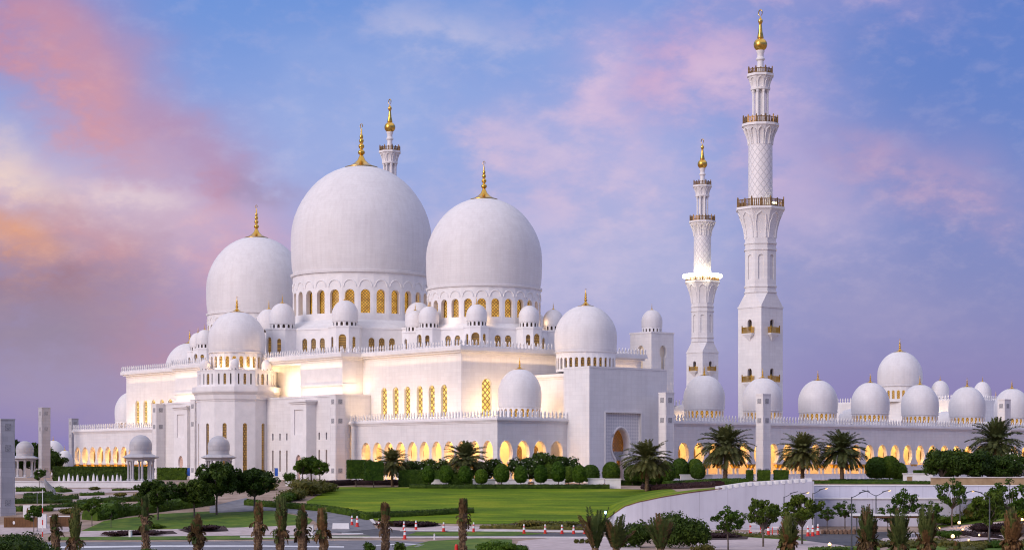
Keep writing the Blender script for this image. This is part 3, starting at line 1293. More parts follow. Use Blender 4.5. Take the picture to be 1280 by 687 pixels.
# ---- prayer hall
def prayer_hall():
    th = Thing('prayer_hall', 'great white marble prayer hall with three huge domes on arcaded drums', 'mosque', 0, 0)
    HU0, HU1, HV = -24.3, 25.0, 68.2
    ZW = 25.2
    poly = rect(HU0, HU1, -HV, HV)
    # edge 3 runs from (u0, v=-HV) to (u0, v=+HV): x along the edge = v + HV
    holes3, holes0 = [], []
    wins = [v_on(HU0, p) for p in (480, 494.5, 509, 524.5, 539.5, 555)]
    wz0, wh = 13.0, 6.4
    for v in wins + [-w for w in wins]:
        holes3.append(arch(v + HV, wz0, 2.0, wh, 'round'))
    uw = [u_on(HV, 608.5), u_on(HV, 764)]
    holes0.append(arch(uw[0] - HU0, 13.0, 2.6, 7.6, 'round'))
    mb = th.mb()
    wall_poly(mb, poly, -1.6, ZW, {3: holes3, 0: holes0}, 0.9)
    mb.prism(rect(HU0 + 0.1, HU1 - 0.1, -HV + 0.1, HV - 0.1), ZW - 0.5, ZW - 0.1)
    mb.build('wall', MAT['marble'], th.root)
    for v in wins + [-w for w in wins]:
        pane(th, th.root, 'tall_window', MAT['win_bright'], (HU0, -v), 2.05, wh + 0.1, 'round', PI, 0.55, z=wz0)
    pane(th, th.root, 'tall_window', MAT['win_bright'], (uw[0], -HV), 2.65, 7.7, 'round', -PI / 2, 0.55, z=13.0, label='wide bright golden lattice window on the right flank')
    # eaves
    roof_band(th, poly, ZW, (0, 1, 2, 3), over=1.1, h=1.25, sp=0.95, ch=1.5)
    # forward middle of the front: recess, raised panels, ledge
    fb = th.mb()
    fb.prism(rect(-26.2, HU0 + 0.05, -34.6, 34.6), 18.0, ZW - 0.003)
    fb.build('front_wall', MAT['marble'], th.root)
    for s in (1, -1):
        pb = th.mb()
        v0, v1 = (18.7, 34.6) if s > 0 else (-34.6, -18.7)
        pb.prism(rect(-29.6, -26.1, v0, v1), 20.4, ZW - 0.006)
        pb.prism(rect(-29.85, -26.1, v0 - 0.2, v1 + 0.2), 20.0, 20.4)
        pb.prism(rect(-29.5, -26.1, v0, v1), 18.0, 20.0)
        pb.build('raised_panel', MAT['smooth'], th.root)
    ev = th.mb()
    p2 = rect(-29.6, HU0 + 0.03, -34.6, 34.6)
    ev.prism(grow(p2, 0.15), ZW, ZW + 0.42)
    ev.prism(grow(p2, 0.6), ZW + 0.42, ZW + 0.8)
    ev.prism(grow(p2, 1.0), ZW + 0.8, ZW + 1.503)
    ev.build('eaves', MAT['smooth'], th.root)
    cb = th.mb()
    g = grow(p2, 1.0)
    for i in (0, 2, 3):
        crenels(cb, g[i], g[(i + 1) % 4], ZW + 1.5, h=1.25, sp=0.95)
    cb.build('crenellation', MAT['smooth'], th.root)

    # octagonal tiers under the domes with turrets at their corners
    def tier(cv, rho, z1, trad, label, dome_r):
        pl = ring(8, rho, (0, -cv), 0)
        hl = {}
        for i in range(8):
            t3, L, uu, nn = run(pl[i], pl[(i + 1) % 8])
            hl[i] = [arch(L * f, 28.0, 1.35, (z1 - 28.0) * 0.66, 'round') for f in ((0.36, 0.50, 0.64) if rho > 18 else (0.40, 0.60))]
        m = th.mb()
        wall_poly(m, pl, ZW - 0.2, z1, hl, 0.5)
        m.prism(grow(pl, 0.15), z1, z1 + 0.35)
        m.build('clerestory_wall', MAT['smooth'], th.root)
        for i in range(8):
            t3, L, uu, nn = run(pl[i], pl[(i + 1) % 8])
            fa = math.atan2(nn.y, nn.x)
            if rho < 18 and ((cv > 0 and i in (1, 2)) or (cv < 0 and i in (5, 6))):
                continue
            for f in ((0.36, 0.50, 0.64) if rho > 18 else (0.40, 0.60)):
                q = t3(L * f, 0, 0)
                pane(th, th.root, 'clerestory_window', MAT['win_dim'], (q[0], q[1]), 1.4, (z1 - 28.0) * 0.66 + 0.05, 'round', fa, 0.3, z=28.0)
        # sloping roof up to the drum
        rf = th.mb()
        rf.lathe([(rho * 0.93, z1 + 0.3), (dome_r * 0.99, z1 + (2.6 if rho > 18 else 1.6))], 32, (0, -cv))
        rf.build('tier_roof', MAT['grey_marble'], th.root)
        # turrets
        for i in range(8):
            a = 2 * PI * i / 8
            tx, ty = rho * math.cos(a), -cv + rho * math.sin(a)
            u_, v_ = tx, -ty
            tr = trad * 1.28
            tp = ring(8, tr, (tx, ty), a + PI / 8)
            th_ = {}
            for k in range(8):
                t3, L, uu, nn = run(tp[k], tp[(k + 1) % 8])
                d = nn.x * math.cos(a) + nn.y * math.sin(a)
                if d > 0.9:
                    th_[k] = [arch(L * 0.5, 28.0, 1.7, (z1 - 28) * 0.74, 'round')]
                elif d > 0.3:
                    th_[k] = [arch(L * 0.5, 28.2, 0.9, (z1 - 28) * 0.62, 'round')]
            m = th.mb()
            wall_poly(m, tp, ZW - 0.2, z1 + 0.1, th_, 0.35)
            m.lathe([(tr - 0.55, ZW), (tr - 0.55, z1)], 8, (tx, ty), a + PI / 8, m=1)
            m.prism(grow(tp, 0.15), z1 + 0.1, z1 + 0.45)
            m.build('turret', [MAT['smooth'], MAT['win_dim']], th.root)
            dome(th, (u_, v_), z1 + 0.45, z1 + 1.55, z1 + 1.55 + trad * 1.62, trad, 14, MAT['dark_win'], (trad * 0.24, trad * 0.20), win=(0.5, 0.75), seg=32, panes=False,
                 drum_r=0.92, name='small_dome')

    tier(0.0, 22.0, 33.6, 2.95, '', 16.0)
    tier(45.5, 15.0, 31.6, 2.2, '', 12.0)
    tier(-45.5, 15.0, 31.6, 2.2, '', 12.0)
    # the three great domes
    dome(th, (0, 0), 35.9, 47.2, 73.2, 16.45, 28, MAT['win'], (3.9, 2.9), drum_r=0.97, win=(0.60, 0.60), blind=True, seg=96, wz=(37.6, 5.4),
         label='the largest dome, in the middle')
    dome(th, (0, 45.5), 32.9, 41.0, 60.8, 12.55, 26, MAT['win'], (3.0, 2.35), drum_r=0.97, win=(0.60, 0.60), blind=True, seg=80, wz=(34.3, 3.9),
         label='large dome right of the middle one')
    dome(th, (0, -45.5), 32.9, 41.0, 60.8, 12.55, 26, MAT['win'], (3.0, 2.35), drum_r=0.97, win=(0.60, 0.60), blind=True, seg=80, wz=(34.3, 3.9),
         label='large dome left of the middle one')
    # floodlights under the eaves: rows standing on the gallery roofs
    for s in (1, -1):
        va, vb = sorted((39 * s, 67 * s))
        strip_light('flood_row', (-28.6, va, 12.5), (-28.6, vb, 12.5), (0.35, 0, 1), 1250, WARM2)
        strip_light('eaves_cove', (HU0 - 0.75, va, ZW - 1.3), (HU0 - 0.75, vb, ZW - 1.3), (0.25, 0, 1), 110, WARM2, 0.25)
        va, vb = sorted((19 * s, 34.4 * s))
        strip_light('eaves_cove', (-30.2, va, ZW - 1.3), (-30.2, vb, ZW - 1.3), (0.25, 0, 1), 110, WARM2, 0.25)
        strip_light('flood_row', (-30.8, va, 18.3), (-30.8, vb, 18.3), (0.30, 0, 1), 230, WARM2, 0.3)
        va, vb = sorted((10 * s, 18 * s))
        strip_light('flood_row', (-28.9, va, 18.3), (-28.9, vb, 18.3), (0.5, 0, 1), 1500, WARM2, 0.5)
    strip_light('flood_row', (-22, 72.6, 12.5), (-13.5, 72.6, 12.5), (0, -0.42, 1), 1100, WARM2)
    strip_light('eaves_cove', (-24, HV + 0.75, ZW - 1.3), (24, HV + 0.75, ZW - 1.3), (0, -0.25, 1), 280, WARM2, 0.25)
    strip_light('flood_row', (-30.0, 36.5, 18.4), (-25, 36.5, 18.4), (0, -0.3, 1), 260, WARM2, 0.3)
    # soft glow at the foot of the side drums
    for cv, rr, z in ((45.5, 13.3, 33.2), (-45.5, 13.3, 33.2)):
        for k in range(10):
            a = 2 * PI * (k + 0.5) / 10
            point_light('drum_lamp', rr * math.cos(a), cv + rr * math.sin(a), z + 0.5, 55, WARM2, 0.6)


prayer_hall()


# ---- front block of the qibla side with doors and slits
def front_block():
    th = Thing('front_block', 'plain white lower block with slit windows and two framed doors below the big dome', 'building', -28, 0)
    poly = rect(-31.5, -24.35, -37.4, 37.4)
    holes = []
    slits = [v_on(-31.5, p) for p in (341, 350, 358.5, 399, 408)]
    for v in slits + [-s for s in slits]:
        holes.append(arch(v + 37.4, 8.6, 0.55, 1.5, 'rect'))
        holes.append(arch(v + 37.4, 1.8, 0.6, 4.6, 'rect'))
    mb = th.mb()
    wall_poly(mb, poly, -1.6, 17.6, {3: holes}, 0.7)
    mb.prism(grow(poly, 0.14), 17.6, 18.0)
    mb.build('wall', MAT['marble'], th.root)
    for v in slits + [-s for s in slits]:
        pane(th, th.root, 'slit_window', MAT['dark_win'], (-31.5, -v), 0.6, 1.55, 'rect', PI, 0.4, z=8.58)
        pane(th, th.root, 'slit_window', MAT['win_dim'], (-31.5, -v), 0.65, 4.65, 'rect', PI, 0.4, z=1.78)
    for s in (1, -1):
        v0, v1 = (21.6, 27.6) if s > 0 else (-27.6, -21.6)
        vc = (v0 + v1) / 2
        db = th.mb()
        p = rect(-34.0, -31.45, v0, v1)
        t3, L, uu, nn = mitre(p, 3)
        db.outline([(0, -1.6), (1.9, -1.6)] + arch(3.0, -1.0, 2.2, 6.4, 'key', 10)[0:] + [(4.1, -1.6), (6.0, -1.6), (6.0, 16.2), (0, 16.2)], t3, 0.6,
                   [arch(3.0, 9.6, 3.4, 5.4, 'rect')])
        for i in (0, 2):
            t4, L4, _, _ = mitre(p, i)
            db.outline([(0, -1.6), (L4, -1.6), (L4, 16.2), (0, 16.2)], t4, 0.6)
        db.prism(grow(p, 0.25), 16.2, 16.6)
        db.prism(grow(p, 0.6), 16.6, 17.0)
        dr = db.build('door_frame', MAT['smooth'], th.root)
        pane(th, dr, 'door', MAT['door_pale'], (-34.0, -vc), 3.0, 6.6, 'rect', PI, 0.45, z=-1.4)
        pane(th, dr, 'blind_panel', MAT['smooth'], (-34.0, -vc), 3.6, 5.6, 'rect', PI, 0.3, z=9.5)


MAT['door_pale'] = simple('pale_carved_door', [(0.4, (0.50, 0.33, 0.25)), (0.6, (0.66, 0.47, 0.38))], 2.5, 0.6, bump=0.5)
front_block()


# ---- domed apse in the middle of the front
def apse():
    th = Thing('domed_apse', 'many-sided white tower with gold slit windows and its own large dome below the biggest dome', 'tower', -34, 0)
    c = (-34.0, 0.0)
    n = 12
    a0 = PI - R(5)
    rr = 8.9
    pl = ring(n, rr, c, a0)
    holes, wl = {}, []
    for i in range(n):
        t3, L, uu, nn = run(pl[i], pl[(i + 1) % n])
        fa = math.atan2(nn.y, nn.x)
        if nn.x < 0.25:
            holes[i] = [arch(L / 2, 1.0, 0.95, 11.4, 'round')]
            wl.append((t3(L / 2, 0, 0), fa))
    mb = th.mb()
    wall_poly(mb, pl, -1.6, 17.2, holes, 0.6)
    mb.build('wall', MAT['smooth'], th.root)
    for q, fa in wl:
        pane(th, th.root, 'slit_window', MAT['win_dim'], (q[0], q[1]), 1.0, 11.5, 'round', fa, 0.4, z=0.98)
    co = th.mb()
    co.loft([[(x, y, z) for x, y in ring(n, r, c, a0)] for r, z in ((rr + 0.1, 17.2), (rr + 0.1, 17.5), (rr + 0.35, 17.6), (rr + 0.5, 18.6), (rr + 1.0, 19.2), (rr + 1.05, 19.5), (rr + 1.0, 20.4))])
    co.build('cornice', MAT['smooth'], th.root)
    p2 = ring(n, 8.75, c, a0)
    holes, wl = {}, []
    for i in range(n):
        t3, L, uu, nn = run(p2[i], p2[(i + 1) % n])
        fa = math.atan2(nn.y, nn.x)
        ws = ((0.2, 0.34), (0.5, 0.62), (0.8, 0.34)) if i % 3 else ((0.2, 0.34), (0.5, 0.9), (0.8, 0.34))
        holes[i] = [arch(L * f, 20.9, w, 2.4, 'round', 5) for f, w in ws]
        wl += [(t3(L * f, 0, 0), fa, w) for f, w in ws]
    pb = th.mb()
    wall_poly(pb, p2, 20.4, 23.9, holes, 0.4)
    pb.prism(grow(p2, 0.1), 23.9, 24.1)
    pb.build('parapet', MAT['smooth'], th.root)
    for q, fa, w in wl:
        pane(th, th.root, 'parapet_window', MAT['dark_win'] if w < 0.5 else MAT['win_dim'], (q[0], q[1]), w + 0.05, 2.45, 'round', fa, 0.25, z=20.88)
    for i in range(0, n, 2):
        x, y = ring(n, 7.75, c, a0)[i]
        dome(th, (x, -y), 24.1, 24.5, 26.5, 1.15, 8, MAT['dark_win'], (0.2, 0.16), win=(0.4, 0.6), seg=20, panes=False, name='small_dome')
    dome(th, (-34, 0), 24.1, 28.1, 37.4, 6.35, 24, MAT['win'], (1.65, 1.0), win=(0.56, 0.6), seg=64, wz=(24.7, 2.5), label='dome over the apse tower', drum_r=0.95)
    for k in range(6):
        a = a0 + 2 * PI * (k + 0.5) / 6
        point_light('drum_lamp', c[0] + 6.9 * math.cos(a), -(c[1] + 6.9 * math.sin(a)), 24.9, 300, WARM2, 0.2)


apse()


# ---- small square tower behind the entrance block, and the low block beside it
def corner_tower():
    th = Thing('corner_tower', 'square white tower with arched niche and small dome, right of the entrance dome', 'tower', 37.5, 58.7)
    poly = rect(34.3, 41.2, 55.2, 62.0)
    mb = th.mb()
    hs = [arch(3.6, 24.2, 2.2, 5.6, 'key', 10)]
    wall_poly(mb, poly, -1.6, 32.4, {0: hs, 3: [arch(3.4, 24.2, 2.2, 5.6, 'key', 10)]}, 0.8)
    mb.prism(rect(34.5, 41.0, 55.4, 61.8), 31.9, 32.35)
    mb.build('wall', MAT['marble'], th.root)
    cp = th.mb()
    cp.prism(grow(poly, 0.12), 32.4, 32.75)
    cp.build('coping', MAT['smooth'], th.root)
    pane(th, th.root, 'niche', MAT['cream'], (37.9, -62.0), 2.3, 5.7, 'rect', -PI / 2, 0.7, z=24.1)
    pane(th, th.root, 'niche', MAT['cream'], (34.3, -58.6), 2.3, 5.7, 'rect', PI, 0.7, z=24.1)
    dome(th, (37.75, 58.6), 32.75, 34.0, 37.9, 2.35, 16, MAT['dark_win'], (0.5, 0.4), win=(0.4, 0.6), seg=40, panes=False)
    t2 = Thing('courtyard_link', 'low cream lit white block with crenellation between prayer hall and square tower', 'building', 36, 55)
    p = rect(25.1, 47.5, 46, 55.1)
    mb = t2.mb()
    mb.prism(p, -1.6, 15.6)
    mb.build('wall', MAT['marble'], t2.root)
    roof_band(t2, p, 15.6, (0, 1), over=0.4)
    t3 = Thing('gate_annex', 'small cream lit block with crenellation beside the square tower, above the arcade wing', 'building', 46, 60)
    p = rect(42.2, 50.5, 56, 64)
    mb = t3.mb()
    mb.prism(p, -1.6, 15.4)
    mb.build('wall', MAT['cream'], t3.root)
    roof_band(t3, p, 15.4, (0, 1, 3), over=0.4)
    point_light('roof_lamp', 44.5, 67.5, 13.2, 250, WARM2, 0.3)
    point_light('roof_lamp', 37, 66.0, 13.2, 250, WARM2, 0.3)
    point_light('roof_lamp', 27.5, 60.0, 18.5, 500, WARM2, 0.3)


corner_tower()


# ---- gate across the courtyard
def east_gate():
    th = Thing('courtyard_gate', 'white gate building whose big dome rises behind the right arcade domes', 'gatehouse', 190, 10)
    poly = rect(180, 202, -14, 34)
    mb = th.mb()
    mb.prism(poly, -1.6, 21.6)
    mb.prism(rect(176, 206, -50, 70), -1.6, 15.0)
    mb.build('wall', MAT['marble'], th.root)
    dome(th, (184.6, 11), 21.6, 26.2, 36.4, 6.5, 26, MAT['win'], (1.75, 1.1), win=(0.56, 0.55), seg=64, wz=(22.4, 2.5))
    dome(th, (193.4, 18.7), 21.6, 23.6, 27.9, 2.6, 16, MAT['dark_win'], (0.6, 0.45), win=(0.5, 0.6), seg=40, panes=False, name='small_dome')
    dome(th, (203.0, 26.5), 20.0, 22.6, 27.6, 2.6, 16, MAT['dark_win'], (0.6, 0.45), win=(0.5, 0.6), seg=40, panes=False, name='small_dome')
    dome(th, (204.0, 30.5), 14.5, 16.5, 22.6, 4.2, 16, MAT['win_dim'], (0.8, 0.6), win=(0.5, 0.6), seg=40, panes=False)
    for v in (-30, 0, 25, 50):
        point_light('roof_lamp', 176.5, v + 4, 17.0, 500, WARM2, 0.3)
    crn = th.mb()
    crenels(crn, poly[3], poly[0], 21.6)
    crenels(crn, poly[0], poly[1], 21.6)
    crn.build('crenellation', MAT['smooth'], th.root)


east_gate()


# ------------------------------------------------------------------ minarets
def minaret(u, v, lit, label):
    th = Thing('minaret', label, 'minaret', u, v, 0, 'minarets at the courtyard corners')
    c = (u, -v)
    a = 3.55
    n8 = PI / 8
    # square base with balconies
    mb = th.mb()
    sq = [(c[0] - a, c[1] - a), (c[0] + a, c[1] - a), (c[0] + a, c[1] + a), (c[0] - a, c[1] + a)]
    holes = {i: [arch(a, zz, 1.3, 2.6, 'round', 6) for zz in (33.4, 22.4)] for i in range(4)}
    wall_poly(mb, sq, -1.6, 38.6, holes, 0.6)
    mb.lathe([(a * 1.414 - 0.9, 20), (a * 1.414 - 0.9, 38)], 4, c, PI / 4, m=1)
    # splay from the square to the octagon
    oc = ring(8, 3.72, c, n8)
    s16 = []
    o16 = []
    for i in range(4):
        cor = [sq[2], sq[3], sq[0], sq[1]][i]
        s16 += [cor, cor]
    oo = [oc[0], oc[1], oc[2], oc[3], oc[4], oc[5], oc[6], oc[7]]
    mb.prism(grow(sq, 0.12), 38.6, 38.95)
    mb.loft([[(p[0], p[1], 38.95) for p in s16], [(p[0], p[1], 42.0) for p in oo]], cap0=False)
    mb.build('base', [MAT['marble'], MAT['dark_win']], th.root)
    for i in range(4):
        fa = -PI / 2 + i * PI / 2
        nx, ny = math.cos(fa), math.sin(fa)
        for z in (32.6, 21.6):
            bx = MB()
            bx.loft([[(-0.2, -0.25, -1.5), (0.02, -0.25, -1.5), (0.02, 0.25, -1.5), (-0.2, 0.25, -1.5)],
                     [(-0.2, -0.6, -0.7), (0.5, -0.6, -0.7), (0.5, 0.6, -0.7), (-0.2, 0.6, -0.7)],
                     [(-0.2, -1.45, 0.0), (1.0, -1.45, 0.0), (1.0, 1.45, 0.0), (-0.2, 1.45, 0.0)],
                     [(-0.2, -1.5, 0.25), (1.05, -1.5, 0.25), (1.05, 1.5, 0.25), (-0.2, 1.5, 0.25)]])
            o = bx.build('wall_balcony', MAT['smooth'], th.root)
            o.location = (nx * a, ny * a, z)
            o.rotation_euler = (0, 0, fa)
            rb = MB()
            for k in range(9):
                y = -1.4 + 2.8 * k / 8
                rb.box(0.92, 1.0, y - 0.1, y + 0.1, 0.25, 1.55)
            for y in (-1.42, 1.42):
                for k in range(3):
                    xx = 0.2 + 0.3 * k
                    rb.box(xx - 0.08, xx + 0.08, y - 0.04, y + 0.04, 0.25, 1.55)
                rb.box(0.0, 1.0, y - 0.06, y + 0.06, 1.45, 1.62)
                rb.box(0.88, 1.06, y - 0.09, y + 0.09, 0.25, 1.95)
            rb.box(0.9, 1.02, -1.45, 1.45, 1.45, 1.62)
            rb.box(0.9, 1.02, -1.45, 1.45, 0.25, 0.4)
            rb.build('balcony_rail', MAT['gold'], o)
    # octagon shaft with blind arches and string courses
    mb = th.mb()
    o8 = ring(8, 3.72, c, n8)
    L8 = 2 * 3.72 * math.sin(PI / 8)
    wall_poly(mb, o8, 42.0, 54.4, {i: [arch(L8 / 2, 45.0, 1.25, 5.6, 'round', 6)] for i in range(8)}, 0.3)
    mb.lathe([(3.45, 42.0), (3.45, 54.4)], 8, c, n8)
    for z in (42.0, 43.3, 51.6, 53.0):
        mb.prism(ring(8, 3.92, c, n8), z, z + 0.32)
    mb.build('shaft', MAT['marble'], th.root)
    # flared crown carrying the first gallery
    def crown(z0, z1, r0, r1, n, a00, aw, mname='flared_crown'):
        m = th.mb()
        rings_ = []
        H = z1 - z0
        for k in range(9):
            t = k / 8
            r = r0 + (r1 - r0) * (t ** 1.8)
            rings_.append([(x, y, z0 + H * t) for x, y in ring(n, r, c, a00)])
        rings_.append([(x, y, z1 + 0.01) for x, y in ring(n, r1 + 0.25, c, a00)])
        rings_.append([(x, y, z1 + 0.55) for x, y in ring(n, r1 + 0.25, c, a00)])
        m.loft(rings_)
        # arched ribs that stand out from the flare
        for i in range(n):
            am = a00 + 2 * PI * (i + 0.5) / n
            t3 = lambda s, t, d: None
            pts = []
            w = 2 * PI / n * 0.5 * 0.72
            for k in range(13):
                f = k / 12
                if f < 0.35:
                    aa, t = -w, f / 0.35 * 0.55
                elif f > 0.65:
                    aa, t = w, (1 - f) / 0.35 * 0.55
                else:
                    g = (f - 0.35) / 0.3
                    aa = -w * math.cos(PI * g)
                    t = 0.55 + 0.36 * math.sin(PI * g)
                r = (r0 + (r1 - r0) * (t ** 1.8))
                rr_ = r * math.cos(PI / n) / math.cos(aa) if n <= 8 else r
                pts.append((c[0] + (rr_ + 0.05) * math.cos(am + aa), c[1] + (rr_ + 0.05) * math.sin(am + aa), z0 + H * t))
            m.tube(pts, 0.16, 5)
        return m.build('flared_crown', MAT['smooth'], th.root)

    def rail(z, r, n, h, a00, seg_n):
        m = th.mb()
        pr = ring(n, r, c, a00)
        for i in range(n):
            t3, L, uu, nn = run(pr[i], pr[(i + 1) % n])
            m.outline([(0, z), (L, z), (L, z + 0.15), (0, z + 0.15)], t3, 0.14)
            m.outline([(0, z + h - 0.18), (L, z + h - 0.18), (L, z + h), (0, z + h)], t3, 0.14)
            k = max(2, int(L / 0.42))
            for j in range(k):
                x = (j + 0.5) * L / k
                m.outline([(x - 0.11, z + 0.1), (x + 0.11, z + 0.1), (x + 0.11, z + h - 0.1), (x - 0.11, z + h - 0.1)], lambda q, w_, d: t3(q, w_, d + 0.04), 0.07)
            m.outline([(-0.16, z), (0.16, z), (0.16, z + h + 0.25), (0, z + h + 0.6), (-0.16, z + h + 0.25)], t3, 0.25)
            m.outline([(L / 2 - 0.12, z), (L / 2 + 0.12, z), (L / 2 + 0.12, z + h + 0.25), (L / 2 - 0.12, z + h + 0.25)], t3, 0.2)
        return m.build('gallery_rail', MAT['bronze'], th.root)

    crown(54.4, 60.7, 3.72, 5.6, 8, n8, 1)
    rail(61.25, 5.65, 8, 1.7, n8, 8)
    m = th.mb()
    m.lathe([(2.95, 61.0), (2.95, 61.6), (2.75, 61.8), (2.72, 75.6)], 40, c)
    m.build('upper_shaft', MAT['lattice'], th.root, smooth=True)
    crown(75.6, 79.7, 2.72, 4.05, 12, 0, 1)
    rail(80.25, 4.1, 12, 1.35, 0, 12)
    m = th.mb()
    m.lathe([(1.25, 79.7), (1.25, 88.6)], 8, c, n8)
    for x, y in ring(8, 1.72, c, n8):
        m.lathe([(0.34, 80.2), (0.34, 80.9), (0.24, 81.0), (0.24, 87.3), (0.34, 87.5), (0.4, 88.0)], 8, (x, y))
    m.lathe([(2.0, 80.2), (2.05, 80.5), (1.95, 80.7)], 24, c)
    m.lathe([(2.2, 88.0), (2.25, 88.5)], 16, c)
    m.build('lantern', MAT['smooth'], th.root)
    crown(88.4, 91.0, 2.05, 2.95, 8, n8, 1)
    rail(91.55, 2.95, 8, 1.1, n8, 8)
    m = th.mb()
    m.lathe([(1.15, 91.4), (1.0, 92.0), (0.72, 93.6), (0.72, 94.6), (1.0, 94.9), (1.0, 95.2), (0.74, 95.5), (0.74, 96.3), (0.95, 96.7), (0.95, 97.0)], 20, c)
    m.build('neck', MAT['smooth'], th.root, smooth=True)
    m = th.mb()
    prof = [(0.5, 96.9)] + [(1.55 * math.cos(t), 98.3 + 1.5 * math.sin(t)) for t in [R(-70 + 15 * k) for k in range(10)]]
    prof += [(0.75, 99.9), (0.48, 101.2), (0.33, 102.6), (0.3, 103.0), (0.42, 103.2), (0.56, 103.6), (0.46, 104.0), (0.2, 104.3), (0.1, 104.7)]
    m.lathe(prof, 20, c)
    pts = [(c[0], c[1] + 0.55 * math.sin(t), 105.5 - 0.7 * math.cos(t)) for t in [R(12 + 336 * k / 16) for k in range(17)]]
    m.tube(pts, [0.05 + 0.1 * math.sin(PI * k / 16) for k in range(17)], 6)
    m.build('finial', MAT['gold'], th.root, smooth=True)
    if lit:
        for k in range(28):
            am = 2 * PI * k / 28
            lb = MB()
            lb.ico((0, 0, 0), 0.62, sub=2)
            o = lb.build('floodlight', MAT['lamp_white'], th.root)
            o.location = (5.75 * math.cos(am), 5.75 * math.sin(am), 62.9)
        for k in range(6):
            am = 2 * PI * k / 6
            point_light('minaret_flood', u + 4.6 * math.cos(am), v + 4.6 * math.sin(am), 63.3, 190, (1.0, 0.9, 0.65), 0.3)
            point_light('minaret_flood', u + 6.9 * math.cos(am), v + 6.9 * math.sin(am), 60.9, 110, (1.0, 0.9, 0.65), 0.3)
    else:
        lb = MB()
        lb.box(-0.5, 0.5, -0.2, 0.2, 0, 0.35)
        o = lb.build('floodlight', MAT['lamp_white'], th.root)
        o.location = (-0.2, -4.4, 61.9)
    return th


def put_minarets():
    u, v = uv_at(950.5, 435)
    minaret(u, v, False, 'tallest minaret in view, white with gold finial, rising right of the square tower')
    u, v = uv_at(878, 607)
    minaret(u, v, True, 'white minaret with a blazing ring of floodlights at its lower gallery')
    u, v = uv_at(487.3, 541)
    minaret(u, v, False, 'minaret whose gold topped tip shows just behind the largest dome')


put_minarets()


# ------------------------------------------------------------------ pylons and pavilions
def pylon(u, v, z, h, label, a=2.35, b=2.0, mat='marble'):
    th = Thing('stone_pylon', label, 'pylon', u, v, z, 'square marble pylons round the mosque')
    mb = th.mb()
    p = rect(u - a / 2, u + a / 2, v - b / 2, v + b / 2)
    mb.prism(p, z - 1.5, z + h)
    mb.prism(grow(p, 0.12), z - 1.5, z + 1.0)
    mb.prism(grow(p, 0.06), z + h, z + h + 0.2)
    for i in range(4):
        t3, L, uu, nn = run(p[i], p[(i + 1) % 4])
        for z0, z1 in ((0.15, 0.40), (0.47, 0.68), (0.74, 0.86)):
            for x0, x1, za, zb in ((0.18, 0.26, z0, z1), (L - 0.26, L - 0.18, z0, z1)):
                mb.outline([(x0, z + h * za), (x1, z + h * za), (x1, z + h * zb), (x0, z + h * zb)], lambda x, zz, d: t3(x, zz, d - 0.04), 0.06)
    mb.build('shaft', MAT[mat], th.root)
    for i in range(4):
        t3, L, uu, nn = run(p[i], p[(i + 1) % 4])
        fa = math.atan2(nn.y, nn.x)
        q = t3(L / 2, 0, 0)
        for f in (0.115, 0.70, 0.925):
            pane(th, th.root, 'carved_plate', MAT['carved'], (q[0], q[1]), 1.0, 1.0, 'rect', fa, -0.05, z=z + h * f - 0.5)
    return th


for (px, D, z, h, lab) in (
        (420, 396, 0, 17.6, 'tall pylon at the right end of the front block, left of the clipped box trees'),
        (196, 456, 0, 17.6, 'tall pylon standing just right of the larger domed pavilion'),
        (244, 436, 0, 17.9, 'tall pylon against the left side of the apse tower'),
        (832.5, 378, -0.3, 17.6, 'tall pylon at the right edge of the entrance block'),
        (954, 393, 0, 17.6, 'tall pylon in front of the arcade wing below the tallest minaret'),
        (1256, 448, 0, 18.4, 'tall pylon above the right hand palm, in front of the last dome'),
        (53, 488, 0, 17.7, 'tall pylon in the left garden beside the small pavilion'),
        (90, 600, 0, 17.7, 'far pylon with a dark side at the left end of the gallery')):
    u, v = uv_at(px, D)
    pylon(u + 1.0, v - 0.9, z, h, lab, mat='marble_dark' if px < 100 else 'marble')
u, v = uv_at(2, 300)
pylon(u + 1.0, v - 0.9, -4.4, 14.6, 'nearest pylon, cut off by the left edge of the photo', mat='marble_dark')


def pavilion(px, D, z, label, name='garden_pavilion'):
    u, v = uv_at(px, D)
    th = Thing(name, label, 'pavilion', u, v, z, 'domed garden pavilions')
    c = (u, -v)
    mb = th.mb()
    mb.lathe([(3.9, z - 1.0), (3.9, z + 0.15), (3.5, z + 0.15), (3.5, z + 0.3)], 8, c, PI / 8)
    mb.build('plinth', MAT['marble_dark'], th.root)
    for x, y in ring(8, 2.45, c, PI / 8):
        cb = th.mb()
        cb.lathe([(0.34, z + 0.3), (0.34, z + 0.6), (0.21, z + 0.7), (0.20, z + 3.9), (0.34, z + 4.3)], 10, (x, y))
        cb.build('column', MAT['marble_dark'], th.root, smooth=True)
    rb = th.mb()
    rb.lathe([(2.7, z + 4.3), (2.75, z + 4.6), (3.55, z + 4.85), (3.65, z + 4.9), (3.65, z + 5.05), (2.5, z + 5.5), (2.3, z + 5.6)], 8, c, PI / 8)
    rb.build('canopy', MAT['marble_dark'], th.root)
    db = th.mb()
    db.lathe([(2.15, z + 5.5), (2.15, z + 6.3)] + [(2.25 * r, z + 6.3 + 3.1 * t) for t, r in DOME_T], 32, c)
    db.build('dome', MAT['marble_dark'], th.root, smooth=True)
    return th


pavilion(31, 490, 0.0, 'small domed pavilion at the far left before dark trees')
pavilion(176, 384, -0.2, 'domed pavilion on columns left of the front block, its canopy over the white wall')
pavilion(273.5, 394, -0.2, 'domed pavilion standing in front of the apse tower')


